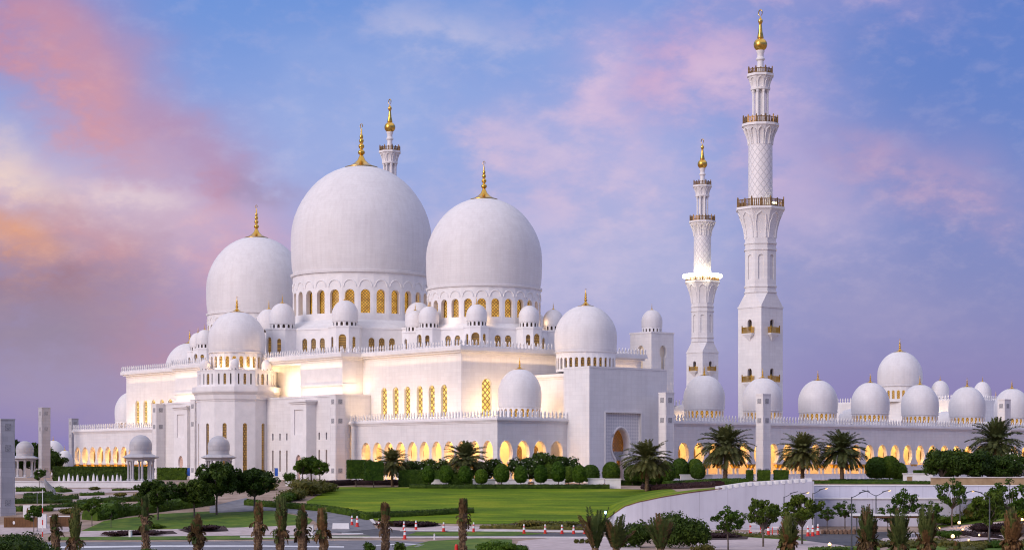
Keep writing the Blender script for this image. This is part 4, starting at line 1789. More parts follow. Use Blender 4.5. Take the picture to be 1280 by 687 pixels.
def kiosk(px, D, rad, zt, label, lit):
    u, v = uv_at(px, D)
    th = Thing('domed_kiosk', label, 'building', u, v, 0)
    c = (u, -v)
    dome(th, (u, v), 0.0, zt * 0.36, zt, rad, 18, MAT['win_dim'] if not lit else MAT['win'], (0.6, 0.45), win=(0.4, 0.5), seg=40, panes=False)
    mb = th.mb()
    mb.lathe([(rad * 1.1, -1), (rad * 1.1, 0.3)], 18, c)
    mb.build('plinth', MAT['grey_marble'], th.root)
    if lit:
        point_light('kiosk_lamp', u - rad - 1.2, v + rad * 0.4, 2.2, 260, WARM, 0.3)


kiosk(66.5, 640, 3.9, 11.5, 'distant round dome between the left pylons', False)
kiosk(81, 560, 2.3, 7.6, 'small round kiosk lit at its foot, left of the far pylon', True)

# ------------------------------------------------------------------ planting materials
def foliage(name, stops, scale=1.2, rough=0.6, trans=0.25):
    m, nt, b = new_mat(name)
    n = noise_node(nt, scale, 6, 0.7)
    c0 = ramp(nt, n, stops)
    oi = nt.nodes.new('ShaderNodeObjectInfo')
    rv = ramp(nt, oi.outputs['Random'], [(0.0, (0.72, 0.80, 0.7)), (0.5, (1.0, 1.0, 1.0)), (1.0, (1.38, 1.22, 1.1))])
    mv = nt.nodes.new('ShaderNodeMix')
    mv.data_type = 'RGBA'
    mv.blend_type = 'MULTIPLY'
    mv.inputs[0].default_value = 1
    nt.links.new(c0, mv.inputs[6])
    nt.links.new(rv, mv.inputs[7])
    c = mv.outputs[2]
    nt.links.new(c, b.inputs['Base Color'])
    b.inputs['Roughness'].default_value = rough
    b.inputs['Specular IOR Level'].default_value = 0.2
    if trans:
        tr = nt.nodes.new('ShaderNodeBsdfTranslucent')
        nt.links.new(c, tr.inputs[0])
        mx = nt.nodes.new('ShaderNodeMixShader')
        mx.inputs[0].default_value = trans
        out = nt.nodes['Material Output']
        nt.links.new(b.outputs[0], mx.inputs[1])
        nt.links.new(tr.outputs[0], mx.inputs[2])
        nt.links.new(mx.outputs[0], out.inputs[0])
    return m


MAT['leaf_dark'] = foliage('dark_leaves', [(0.3, (0.016, 0.036, 0.005)), (0.55, (0.044, 0.082, 0.008)), (0.75, (0.11, 0.155, 0.018))])
MAT['leaf_mid'] = foliage('mid_green_leaves', [(0.3, (0.022, 0.050, 0.004)), (0.55, (0.055, 0.110, 0.007)), (0.75, (0.12, 0.18, 0.015))])
MAT['leaf_bright'] = foliage('bright_green_leaves', [(0.3, (0.025, 0.062, 0.004)), (0.55, (0.065, 0.135, 0.007)), (0.75, (0.15, 0.23, 0.018))])
MAT['leaf_tree'] = foliage('fresh_tree_leaves', [(0.3, (0.032, 0.058, 0.006)), (0.55, (0.085, 0.130, 0.012)), (0.75, (0.18, 0.22, 0.03))])
MAT['leaf_olive'] = foliage('olive_leaves', [(0.3, (0.06, 0.065, 0.015)), (0.55, (0.13, 0.125, 0.025)), (0.75, (0.22, 0.17, 0.035))])
MAT['leaf_maroon'] = foliage('maroon_leaves', [(0.3, (0.018, 0.010, 0.012)), (0.55, (0.045, 0.020, 0.022)), (0.75, (0.08, 0.04, 0.035))])
MAT['palm_leaf'] = foliage('palm_leaflets', [(0.3, (0.045, 0.060, 0.018)), (0.55, (0.105, 0.120, 0.040)), (0.75, (0.21, 0.20, 0.085))], 1.4)
MAT['palm_green'] = foliage('young_palm_leaflets', [(0.3, (0.035, 0.06, 0.018)), (0.55, (0.085, 0.115, 0.03)), (0.75, (0.17, 0.17, 0.06))], 1.6)
MAT['palm_dead'] = foliage('dead_palm_leaflets', [(0.3, (0.065, 0.038, 0.016)), (0.55, (0.16, 0.098, 0.042)), (0.75, (0.30, 0.20, 0.095))], 1.6)
MAT['bark'] = simple('palm_bark', [(0.3, (0.075, 0.046, 0.026)), (0.55, (0.17, 0.11, 0.062)), (0.75, (0.30, 0.21, 0.125))], 3.0, 0.95, bump=1.0, detail=8)
MAT['wood'] = simple('grey_bark', [(0.3, (0.07, 0.055, 0.045)), (0.7, (0.19, 0.15, 0.12))], 3.0, 0.9, bump=0.6)
MAT['blossom'] = simple('white_blossom', [(0.3, (0.62, 0.60, 0.50)), (0.7, (0.80, 0.78, 0.68))], 2.0, 0.7)


def lawn_mat():
    m, nt, b_ = new_mat('mown_lawn')
    K = nt.links
    tc = nt.nodes.new('ShaderNodeTexCoord')
    mp = nt.nodes.new('ShaderNodeMapping')
    mp.inputs['Scale'].default_value = (0.35, 1.0, 1.0)
    mp.inputs['Rotation'].default_value = (0, 0, R(-8))
    K.new(tc.outputs['Object'], mp.inputs[0])
    big = ramp(nt, noise_node(nt, 0.16, 8, 0.65, mp.outputs[0]), [(0.34, (0.065, 0.125, 0.003)), (0.5, (0.130, 0.210, 0.004)), (0.66, (0.28, 0.315, 0.014))])
    fine = ramp(nt, noise_node(nt, 2.4, 6, 0.8, tc.outputs['Object']), [(0.3, (0.62, 0.66, 0.6)), (0.65, (1.15, 1.12, 1.0))])
    wv = nt.nodes.new('ShaderNodeTexWave')
    wv.bands_direction = 'Y'
    wv.inputs['Scale'].default_value = 0.12
    wv.inputs['Distortion'].default_value = 1.2
    K.new(tc.outputs['Object'], wv.inputs['Vector'])
    st = ramp(nt, wv.outputs[1], [(0.35, (0.88, 0.90, 0.88)), (0.65, (1.06, 1.05, 1.0))])
    x = big
    for y in (fine, st):
        mx = nt.nodes.new('ShaderNodeMix')
        mx.data_type = 'RGBA'
        mx.blend_type = 'MULTIPLY'
        mx.inputs[0].default_value = 1
        K.new(x, mx.inputs[6])
        K.new(y, mx.inputs[7])
        x = mx.outputs[2]
    K.new(x, b_.inputs['Base Color'])
    b_.inputs['Roughness'].default_value = 0.9
    b_.inputs['Specular IOR Level'].default_value = 0.15
    return m


MAT['lawn'] = lawn_mat()
MAT['lawn_dark'] = simple('rough_lawn', [(0.3, (0.035, 0.075, 0.006)), (0.5, (0.075, 0.14, 0.008)), (0.72, (0.16, 0.20, 0.02))], 0.35, 0.9, bump=0.4, detail=10)
MAT['asphalt'] = simple('asphalt', [(0.3, (0.062, 0.062, 0.072)), (0.7, (0.105, 0.105, 0.118))], 0.9, 0.85, bump=0.2, detail=8)
MAT['asphalt_pale'] = simple('worn_asphalt', [(0.3, (0.13, 0.13, 0.145)), (0.7, (0.22, 0.215, 0.235))], 0.6, 0.85, bump=0.2, detail=8)
MAT['pave'] = simple('pink_pavers', [(0.3, (0.38, 0.31, 0.30)), (0.7, (0.56, 0.47, 0.46))], 0.8, 0.85, bump=0.15, detail=8)
MAT['paint'] = simple('road_paint', [(0.3, (0.55, 0.55, 0.56)), (0.7, (0.78, 0.78, 0.78))], 1.5, 0.7)
MAT['kerb'] = simple('kerb_stone', [(0.3, (0.50, 0.47, 0.46)), (0.7, (0.66, 0.63, 0.62))], 1.2, 0.8)
MAT['mulch'] = simple('dark_mulch', [(0.3, (0.022, 0.014, 0.014)), (0.7, (0.075, 0.045, 0.040))], 2.5, 0.95, bump=0.8, detail=8)


def wall_paint():
    m, nt, b_ = new_mat('white_painted_wall')
    K = nt.links
    tc = nt.nodes.new('ShaderNodeTexCoord')
    ms = nt.nodes.new('ShaderNodeMapping')
    ms.inputs['Scale'].default_value = (1.0, 1.0, 0.06)
    K.new(tc.outputs['Object'], ms.inputs[0])
    s1 = ramp(nt, noise_node(nt, 0.9, 6, 0.7, ms.outputs[0]), [(0.30, (0.90, 0.89, 0.90)), (0.55, (1, 1, 1))])
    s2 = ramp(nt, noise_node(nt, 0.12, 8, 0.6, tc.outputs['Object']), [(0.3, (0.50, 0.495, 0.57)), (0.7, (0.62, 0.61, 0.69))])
    br = nt.nodes.new('ShaderNodeTexBrick')
    mp = nt.nodes.new('ShaderNodeMapping')
    mp.inputs['Rotation'].default_value = (R(90), 0, 0)
    K.new(tc.outputs['Object'], mp.inputs[0])
    K.new(mp.outputs[0], br.inputs['Vector'])
    br.offset = 0.0
    br.inputs['Scale'].default_value = 1
    br.inputs['Brick Width'].default_value = 4.2
    br.inputs['Row Height'].default_value = 30.0
    br.inputs['Mortar Size'].default_value = 0.035
    br.inputs['Color1'].default_value = (1, 1, 1, 1)
    br.inputs['Color2'].default_value = (0.96, 0.96, 0.96, 1)
    br.inputs['Mortar'].default_value = (0.72, 0.72, 0.72, 1)
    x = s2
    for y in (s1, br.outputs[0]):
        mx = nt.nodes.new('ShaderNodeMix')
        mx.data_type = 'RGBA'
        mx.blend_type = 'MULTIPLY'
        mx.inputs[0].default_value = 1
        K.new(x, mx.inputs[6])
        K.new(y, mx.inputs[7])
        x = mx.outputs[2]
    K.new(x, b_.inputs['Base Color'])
    b_.inputs['Roughness'].default_value = 0.75
    return m


MAT['wallpaint'] = wall_paint()
MAT['white'] = simple('white_paint', [(0.3, (0.70, 0.69, 0.69)), (0.7, (0.82, 0.81, 0.80))], 1.0, 0.6)
MAT['tan'] = simple('sandstone', [(0.3, (0.30, 0.20, 0.11)), (0.7, (0.46, 0.34, 0.20))], 0.7, 0.9, bump=0.3, detail=8)
MAT['red'] = simple('red_plastic', [(0.3, (0.55, 0.03, 0.025)), (0.7, (0.70, 0.05, 0.035))], 1.0, 0.5)
MAT['steel'] = simple('dark_steel', [(0.3, (0.06, 0.065, 0.075)), (0.7, (0.12, 0.125, 0.14))], 1.0, 0.45, metal=0.4)
MAT['grey'] = simple('grey_stone', [(0.3, (0.18, 0.18, 0.19)), (0.7, (0.32, 0.31, 0.32))], 0.8, 0.8, bump=0.3)
MAT['brown'] = simple('brown_board', [(0.3, (0.10, 0.045, 0.018)), (0.7, (0.20, 0.10, 0.04))], 0.8, 0.7)
MAT['blue'] = simple('blue_banner', [(0.3, (0.03, 0.10, 0.45)), (0.7, (0.05, 0.16, 0.6))], 1.0, 0.6)
MAT['rock'] = simple('brown_rock', [(0.3, (0.10, 0.055, 0.035)), (0.7, (0.30, 0.19, 0.13))], 1.6, 0.9, bump=0.8)


# ------------------------------------------------------------------ ground covers
drape('lawn', [(425, 608.5), (560, 609), (700, 609), (835, 609.5), (846, 613.5), (826, 619.5), (800, 626), (785, 632), (776, 640), (770, 650), (735, 655), (590, 655), (480, 652), (440, 645), (400, 637), (385, 634), (383, 627), (400, 618)], MAT['lawn'], 0.04, step=(1.0, 0.5))
drape('lawn', [(100, 664), (130, 651), (200, 642), (300, 637), (345, 639), (392, 649), (384, 657), (300, 661), (105, 666)], MAT['lawn_dark'], 0.04)
drape('lawn', [(60, 675), (60, 671), (300, 669.5), (462, 669.5), (466, 672), (300, 674)], MAT['lawn_dark'], 0.05)
drape('lawn', [(508, 669), (520, 665), (640, 664), (684, 667), (640, 669.5), (560, 669.5)], MAT['lawn_dark'], 0.05)
drape('lawn', [(500, 685), (536, 676), (600, 672.5), (640, 674), (640, 690), (500, 690)], MAT['lawn_dark'], 0.05)
drape('road', [(-30, 678), (300, 676), (480, 675), (530, 677), (540, 681), (500, 690), (-30, 690)], MAT['asphalt_pale'], 0.03)
drape('road', [(300, 664), (470, 660), (500, 663), (740, 666), (760, 672), (640, 671.5), (500, 671.5), (300, 671)], MAT['asphalt'], 0.03)
drape('road', [(262, 633), (308, 622), (316, 631), (380, 636), (440, 642), (464, 650), (470, 661), (392, 668), (398, 655), (384, 645), (342, 638), (262, 641)], MAT['asphalt_pale'], 0.06)
drape('pavement', [(90, 671), (96, 664), (300, 659), (382, 656), (376, 663), (460, 668.5), (300, 669)], MAT['pave'], 0.045)
drape('pavement', [(470, 660), (490, 655), (640, 659), (765, 661), (765, 664), (640, 663), (500, 663)], MAT['pave'], 0.05)
drape('pavement', [(640, 690), (648, 676), (700, 671), (800, 671), (800, 690)], MAT['pave'], 0.045)
drape('pavement', [(860, 674), (930, 671), (1040, 676), (1060, 684), (1000, 688), (870, 686)], MAT['pave'], 0.045)
drape('pavement', [(860, 662), (1000, 667), (1012, 671), (860, 667)], MAT['pave'], 0.04)
drape('road', [(998, 668), (1030, 666.5), (1130, 664), (1135, 670), (1100, 681), (1060, 682), (1010, 676)], MAT['asphalt'], 0.05)
drape('road_edge_line', [(-30, 684), (200, 681.5), (330, 681.5), (430, 682.5), (430, 684.2), (330, 683), (200, 683.2), (-30, 686.5)], MAT['paint'], 0.05)
drape('road_edge_line', [(470, 681), (505, 679), (531, 680.5), (520, 684), (516, 683.4), (524, 680.8), (505, 680.3), (470, 682)], MAT['paint'], 0.05)
drape('road_marking', [(427, 665.6), (454, 666.5), (454, 667.4), (427, 666.5)], MAT['paint'], 0.05)
drape('kerb', [(300, 671), (500, 671.5), (640, 671.3), (760, 671.6), (760, 672.4), (640, 672.2), (500, 672.2), (300, 671.8)], MAT['kerb'], 0.03, thick=0.13)
drape('kerb', [(310, 630.6), (380, 635.2), (442, 641.4), (466, 649.4), (470, 655), (467, 655), (462, 650), (440, 642.2), (380, 635.9), (310, 631.4)], MAT['kerb'], 0.05, thick=0.12)
drape('kerb', [(500, 663), (640, 663.6), (765, 665.2), (765, 666), (640, 664.3), (500, 663.7)], MAT['kerb'], 0.05, thick=0.12)
drape('planting_bed', [(124, 669), (150, 665.5), (216, 663.5), (222, 667), (170, 669)], MAT['mulch'], 0.07)
drape('planting_bed', [(468, 655), (484, 651.5), (540, 653), (552, 657), (520, 659.5), (480, 658)], MAT['mulch'], 0.08)
drape('planting_bed', [(620, 659), (640, 654), (690, 652.5), (766, 655), (766, 660), (700, 660.5)], MAT['mulch'], 0.08)
drape('planting_bed', [(866, 672), (900, 668.5), (936, 670), (934, 674), (880, 675)], MAT['mulch'], 0.08)
drape('planting_bed', [(222, 662), (262, 656.5), (282, 658), (286, 664), (236, 666)], MAT['mulch'], 0.08)
drape('lawn', [(x, wall_y(x) + 0.37) for x in (14.7, 15.2, 15.7, 16.3, 17, 18, 19, 20.5, 22, 24, 26, 28, 30, 31.8)] + [(32.5, 290), (30, 300), (24, 302), (12, 300), (12.5, 288)], MAT['lawn'], 0.09, step=(0.5, 0.25), pix=False)
# winding stone path and lawn at the lower right
drape('path', [(1174, 662), (1192, 658), (1238, 653.5), (1256, 654), (1240, 657), (1214, 661), (1240, 668), (1262, 671), (1220, 676), (1192, 678), (1188, 675), (1214, 672), (1196, 666)], MAT['pave'], 0.12)
drape('lawn', [(1166, 652), (1200, 645), (1236, 640), (1290, 641), (1290, 650), (1240, 652.5), (1190, 656.5), (1172, 660)], MAT['lawn_dark'], 0.07)
drape('lawn', [(1100, 690), (1120, 682), (1176, 676), (1200, 680), (1290, 676), (1290, 690)], MAT['lawn_dark'], 0.06)
drape('lawn', [(860, 667.3), (1000, 671.3), (1010, 676), (930, 671), (860, 673.4)], MAT['lawn_dark'], 0.05)
drape('lawn', [(1010, 684), (1050, 683), (1100, 682), (1100, 690), (1010, 690)], MAT['lawn_dark'], 0.06)
drape('planting_bed', [(1214, 662), (1240, 657), (1290, 656), (1290, 670), (1264, 671), (1240, 667.6)], MAT['mulch'], 0.10)
drape('pavement', [(1092, 680), (1104, 673), (1150, 670), (1154, 676), (1120, 679)], MAT['pave'], 0.11)

# garden terrace at the left: paler bands of paving between the planting
for pts in ([(8, 611), (200, 610), (215, 613), (120, 616), (8, 618)], [(100, 620), (190, 617.5), (196, 623), (130, 626), (60, 625)], [(60, 634), (130, 632), (190, 629), (200, 633), (120, 637), (60, 638)], [(0, 656), (100, 655), (100, 663), (40, 668), (0, 668)]):
    drape('pavement', pts, MAT['pave'], 0.05)


# ------------------------------------------------------------------ leaves
def leaf(mb, p, size, rnd, nrm=None, tilt=1.0, m=0, asp=0.5):
    n = Vector((rnd.gauss(0, 1), rnd.gauss(0, 1), rnd.gauss(0, 1)))
    if nrm is not None:
        n = n.normalized() * tilt + Vector(nrm)
    n.normalize()
    a = n.orthogonal().normalized()
    a = Matrix.Rotation(rnd.uniform(0, 2 * PI), 3, n) @ a
    b = n.cross(a)
    s = size * rnd.uniform(0.7, 1.3)
    p = Vector(p)
    mb.add([p - a * s, p + b * s * asp, p + a * s, p - b * s * asp], [(0, 1, 2, 3)], m)


def clump(mb, c, r, n, size, rnd, sc=(1, 1, 0.8), m=0):
    for _ in range(n):
        d = Vector((rnd.gauss(0, 1), rnd.gauss(0, 1), rnd.gauss(0, 1))).normalized() * r * rnd.uniform(0.45, 1.0) ** 0.6
        leaf(mb, (c[0] + d.x * sc[0], c[1] + d.y * sc[1], c[2] + d.z * sc[2]), size, rnd, d.normalized(), 0.8, m)


def plant(name, label, cat, loc, group=None, rz=0.0, scale=None):
    e = empty(name, loc, rz)
    tag(e, label, cat, group)
    if scale:
        e.scale = scale
    return e


PROTO = {}


def put(key, maker, label, loc, s=1.0, rz=0.0, group=None, sz=None):
    """first call builds the kind with its parts, later calls copy thing and parts"""
    if key not in PROTO:
        e = maker()
        PROTO[key] = e
        o = e
    else:
        o = copy_tree(PROTO[key])
    o['label'] = label
    if group:
        o['group'] = group
    elif 'group' in o:
        del o['group']
    o.location = loc
    o.rotation_euler = (0, 0, rz)
    k = random.Random(label).uniform(0.9, 1.12)
    o.scale = (s * (2 - k) ** 0.6, s * k ** 0.4, sz if sz else s * k)
    return o


def build_tree(seed, h, cr, ch, nclump, nleaf, size, mat, trunk_r=0.16, fork=0.35, name='garden_tree', cat='tree', blossom=0, sparse=1.0):
    def mk():
        rnd = random.Random(seed)
        e = empty(name, (0, 0, 0))
        tag(e, None, cat)
        zc = h - ch * 0.5
        tb = MB()
        z0 = h * fork
        tb.tube([(0, 0, -0.5), (0.05, 0, z0 * 0.5), (0.0, 0.05, z0)], [trunk_r * 1.2, trunk_r, trunk_r * 0.85], 8)
        cl = []
        for i in range(nclump):
            d = Vector((rnd.gauss(0, 1), rnd.gauss(0, 1), rnd.gauss(0, 1))).normalized() * rnd.uniform(0.25, 1.0) ** 0.5
            c = Vector((d.x * cr * rnd.uniform(0.75, 1.1), d.y * cr * rnd.uniform(0.75, 1.1), zc + d.z * ch * 0.5))
            cl.append(c)
        for c in cl[::2]:
            mid = Vector((c.x * 0.35, c.y * 0.35, z0 + (c.z - z0) * 0.45))
            tb.tube([(0, 0.03, z0 - 0.1), mid, c], [trunk_r * 0.55, trunk_r * 0.35, 0.03], 5)
        tb.build('trunk', MAT['wood'], e, smooth=True)
        lb = MB()
        for c in cl:
            r = cr * rnd.uniform(0.22, 0.40) * sparse
            clump(lb, c, r, int(nleaf * rnd.uniform(0.7, 1.3)), size, rnd)
            if blossom:
                for _ in range(blossom):
                    d = Vector((rnd.gauss(0, 1), rnd.gauss(0, 1), rnd.gauss(0, 1))).normalized() * r * 1.0
                    leaf(lb, c + d, size * 0.55, rnd, d.normalized(), 0.5, 1, 0.9)
        lb.build('crown', [mat, MAT['blossom']] if blossom else mat, e)
        return e
    return mk


def ball_topiary(seed=3, r=1.15, rz=1.45, stem=0.9, mat='leaf_bright'):
    def mk():
        rnd = random.Random(seed)
        e = empty('ball_topiary', (0, 0, 0))
        tag(e, None, 'topiary')
        t = MB()
        t.tube([(0, 0, -0.4), (0.03, 0, stem + 0.4)], [0.09, 0.07], 7)
        t.build('trunk', MAT['wood'], e)
        b = MB()
        zc = stem + rz
        prof = lambda t_: r * max(0.0, 1 - abs(2 * t_ ** 0.82 - 1) ** 2.4) ** 0.5
        pts = [(prof(t_) * 0.93, stem + 2 * rz * t_) for t_ in (0, 0.01, 0.04, 0.1, 0.18, 0.28, 0.4, 0.52, 0.64, 0.75, 0.85, 0.92, 0.97, 0.99, 1)]
        b.lathe(pts, 20)
        for _ in range(1500):
            t_ = rnd.uniform(0.02, 0.985)
            a = rnd.uniform(0, 2 * PI)
            rr = prof(t_) * rnd.uniform(0.93, 1.05)
            n = Vector((math.cos(a), math.sin(a), (t_ - 0.5) * 2)).normalized()
            leaf(b, (rr * math.cos(a), rr * math.sin(a), stem + 2 * rz * t_), 0.15, rnd, n, 0.9)
        b.build('crown', MAT[mat], e)
        return e
    return mk


def leafy_box(b, x0, x1, y0, y1, z0, z1, rnd, dens=26, size=0.13, tops=True):
    b.box(x0 + 0.06, x1 - 0.06, y0 + 0.06, y1 - 0.06, z0, z1 - 0.06)
    for (nx, ny, nz) in ((1, 0, 0), (-1, 0, 0), (0, 1, 0), (0, -1, 0), (0, 0, 1)):
        if nx:
            area, f = (y1 - y0) * (z1 - z0), lambda: ((x1 if nx > 0 else x0), rnd.uniform(y0, y1), rnd.uniform(z0, z1))
        elif ny:
            area, f = (x1 - x0) * (z1 - z0), lambda: (rnd.uniform(x0, x1), (y1 if ny > 0 else y0), rnd.uniform(z0, z1))
        else:
            area, f = (x1 - x0) * (y1 - y0), lambda: (rnd.uniform(x0, x1), rnd.uniform(y0, y1), z1)
        for _ in range(int(area * dens)):
            p = Vector(f()) + Vector((rnd.gauss(0, 0.04), rnd.gauss(0, 0.04), rnd.gauss(0, 0.04)))
            leaf(b, p, size, rnd, (nx, ny, nz), 0.7)


def box_topiary():
    rnd = random.Random(8)
    e = empty('box_topiary', (0, 0, 0))
    tag(e, None, 'topiary')
    t = MB()
    t.tube([(0, 0, -0.4), (0, 0, 1.6)], [0.12, 0.1], 7)
    t.build('trunk', MAT['wood'], e)
    b = MB()
    leafy_box(b, -1.75, 1.75, -1.75, 1.75, 1.35, 4.5, rnd, 30)
    b.build('crown', MAT['leaf_mid'], e)
    return e


def hedge_box(px0, px1, Y, depth, h, mat, label, name='clipped_hedge', cat='hedge', group=None, z=None, dens=24, size=0.14, seed=0):
    a, b_ = spot(px0, Y), spot(px1, Y)
    zz = z if z is not None else ground((a.x + b_.x) / 2, Y)
    rnd = random.Random(seed + int(px0 * 7))
    mb = MB(((a.x + b_.x) / 2, Y, zz))
    leafy_box(mb, a.x, b_.x, Y, Y + depth, zz - 0.4, zz + h, rnd, dens, size)
    o = mb.build(name, MAT[mat], None, loc=((a.x + b_.x) / 2, Y, zz))
    return tag(o, label, cat, group)


def hedge_path(pts, h, w, mat, label, name='low_hedge', cat='hedge', group=None, seed=1, dens=30, size=0.14, bumpy=0.0, pix=True, lift=0.0):
    """hedge following the terrain along pixels of the photograph"""
    P = [at(*p) for p in pts] if pix else [Vector(p) for p in pts]
    rnd = random.Random(seed)
    o = P[0].copy()
    mb = MB(tuple(o))
    Q = []
    for a, b in zip(P, P[1:]):
        n = max(1, int((b - a).length / 1.2))
        for k in range(n):
            q = a.lerp(b, k / n)
            q.z = ground(q.x, q.y) + lift
            Q.append(q)
    Q.append(P[-1])
    rings = []
    info = []
    for i, q in enumerate(Q):
        t = (Q[min(i + 1, len(Q) - 1)] - Q[max(i - 1, 0)])
        t.z = 0
        t.normalize()
        s = Vector((t.y, -t.x, 0))
        hh = h * (1 + bumpy * rnd.uniform(-1, 1))
        ww = w * (1 + bumpy * 0.7 * rnd.uniform(-1, 1))
        sec = [(-0.5, -0.3 / h), (-0.52, 0.5), (-0.40, 0.9), (0, 1.0), (0.40, 0.9), (0.52, 0.5), (0.5, -0.3 / h)]
        rings.append([tuple(q + s * (c[0] * ww * 0.94) + Vector((0, 0, c[1] * hh * 0.96))) for c in sec])
        info.append((q, s, hh, ww, t))
    mb.loft(rings)
    for i in range(len(Q) - 1):
        q, s, hh, ww, t = info[i]
        L = (Q[i + 1] - q).length
        for _ in range(int(L * (2 * h + w) * dens)):
            ph = rnd.uniform(0, PI)
            f = rnd.random()
            qq = q.lerp(Q[i + 1], f)
            cx, cz = math.cos(ph), math.sin(ph)
            k = 1 / max(abs(cx), abs(cz)) ** 0.75
            p = qq + s * (cx * k * ww * 0.5) + Vector((0, 0, min(cz * k, 1.0) * hh))
            p += Vector((rnd.gauss(0, 0.04 + 0.1 * bumpy), rnd.gauss(0, 0.04 + 0.1 * bumpy), rnd.gauss(0, 0.04 + 0.12 * bumpy)))
            leaf(mb, p, size, rnd, s * cx + Vector((0, 0, cz)), 0.8)
    ob = mb.build(name, MAT[mat], None, loc=tuple(o))
    return tag(ob, label, cat, group)


def shrub(px, py, r, h, mat, label, seed=1, n=900, size=0.16, name='shrub', flower=0, Y=None, group=None):
    p = at(px, py) if Y is None else spot(px, Y)
    rnd = random.Random(seed)
    mb = MB(tuple(p))
    k = 9
    for i in range(k):
        a = rnd.uniform(0, 2 * PI)
        d = rnd.uniform(0, 0.65) * r
        c = p + Vector((d * math.cos(a), d * math.sin(a), h * rnd.uniform(0.25, 0.68)))
        rr = r * rnd.uniform(0.35, 0.55)
        mb.ico(c, rr * 0.72, sc=(1, 1, min(1.2, h / (2 * r) * 1.6)), sub=1)
        clump(mb, c, rr, n // k, size, rnd, (1.1, 1.1, min(1.2, h / (2 * r) * 1.7)))
        for _ in range(flower):
            dd = Vector((rnd.gauss(0, 1), rnd.gauss(0, 1), abs(rnd.gauss(0, 1)))).normalized() * rr
            leaf(mb, c + dd, 0.09, rnd, dd.normalized(), 0.4, 1, 0.9)
    o = mb.build(name, [MAT[mat], MAT['blossom']] if flower else MAT[mat], None, loc=tuple(p))
    return tag(o, label, 'shrub', group)


# ------------------------------------------------------------------ palms
def frond(mb, base, dirv, L, droop, rnd, m=0, leaflet=0.55, n=22, w=0.05, mr=None, tight=0.0):
    d = Vector(dirv).normalized()
    side = d.cross(Vector((0, 0, 1)))
    if side.length < 0.05:
        side = Vector((1, 0, 0))
    side.normalize()
    pts = []
    p = Vector(base)
    cur = d.copy()
    seg = 8
    for i in range(seg + 1):
        pts.append(p.copy())
        p = p + cur * (L / seg)
        cur = (cur + Vector((0, 0, -droop / seg * (0.5 + i / seg)))).normalized()
    mb.tube(pts, [w * (1 - 0.85 * i / seg) for i in range(seg + 1)], 4, m if mr is None else mr, cap=False)
    for i in range(n):
        f = 0.14 + 0.86 * (i + rnd.uniform(-0.3, 0.3)) / n
        k = min(int(f * seg), seg - 1)
        q = pts[k].lerp(pts[k + 1], f * seg - k)
        t = (pts[k + 1] - pts[k]).normalized()
        up = side.cross(t).normalized()
        ll = leaflet * (0.55 + 0.9 * math.sin(PI * min(1, f * 0.85 + 0.1))) * rnd.uniform(0.8, 1.15)
        for s in (-1, 1):
            v = (side * s * (0.85 - 0.6 * tight) + t * 0.75 + up * rnd.uniform(0.05, 0.4) + Vector((0, 0, -0.12))).normalized()
            wv = t.cross(v).normalized().cross(v).normalized() * 0.045
            wv = (t * 0.05 - v * v.dot(t) * 0.05)
            if wv.length < 1e-4:
                continue
            wv = wv.normalized() * 0.075
            e = q + v * ll + Vector((0, 0, -0.18 * ll))
            mid = q + v * ll * 0.55
            mb.add([q - wv * 0.5, mid - wv, e, mid + wv], [(0, 1, 2, 3)], m)


def date_palm(seed, h, cr, nf=46):
    def mk():
        rnd = random.Random(seed)
        e = empty('date_palm', (0, 0, 0))
        tag(e, None, 'palm')
        t = MB()
        rings = []
        ns = int(h / 0.22)
        pts, rad = [], []
        for i in range(ns + 1):
            f = i / ns
            pts.append((0.12 * math.sin(2.2 * f + seed), 0.1 * math.sin(1.7 * f), -0.4 + (h + 0.4) * f))
            rad.append((0.36 - 0.08 * f) * (1.0 + (0.16 if i % 2 else -0.04)))
        t.tube(pts, rad, 10)
        t.build('trunk', MAT['bark'], e)
        c = MB()
        top = Vector(pts[-1])
        for i in range(nf):
            f = i / nf
            el = R(82 - 118 * f ** 0.9 + rnd.uniform(-8, 8))
            az = i * 2.39996 + rnd.uniform(-0.2, 0.2)
            d = Vector((math.cos(az) * math.cos(el), math.sin(az) * math.cos(el), math.sin(el)))
            L = cr * rnd.uniform(0.9, 1.12) * (1.0 if f > 0.15 else 0.8)
            frond(c, top + d * 0.25, d, L, rnd.uniform(0.9, 1.5), rnd, 1 if f > 0.93 and rnd.random() < 0.6 else 0, 0.80 * cr / 4, 34)
        # boots under the crown
        for i in range(26):
            az = rnd.uniform(0, 2 * PI)
            z = rnd.uniform(-1.3, 0.1)
            d = Vector((math.cos(az), math.sin(az), 0.9))
            c.tube([top + Vector((d.x * 0.2, d.y * 0.2, z)), top + Vector((d.x * 0.55, d.y * 0.55, z + 0.5))], [0.09, 0.03], 4, 1)
        c.build('crown', [MAT['palm_leaf'], MAT['palm_dead']], e)
        return e
    return mk


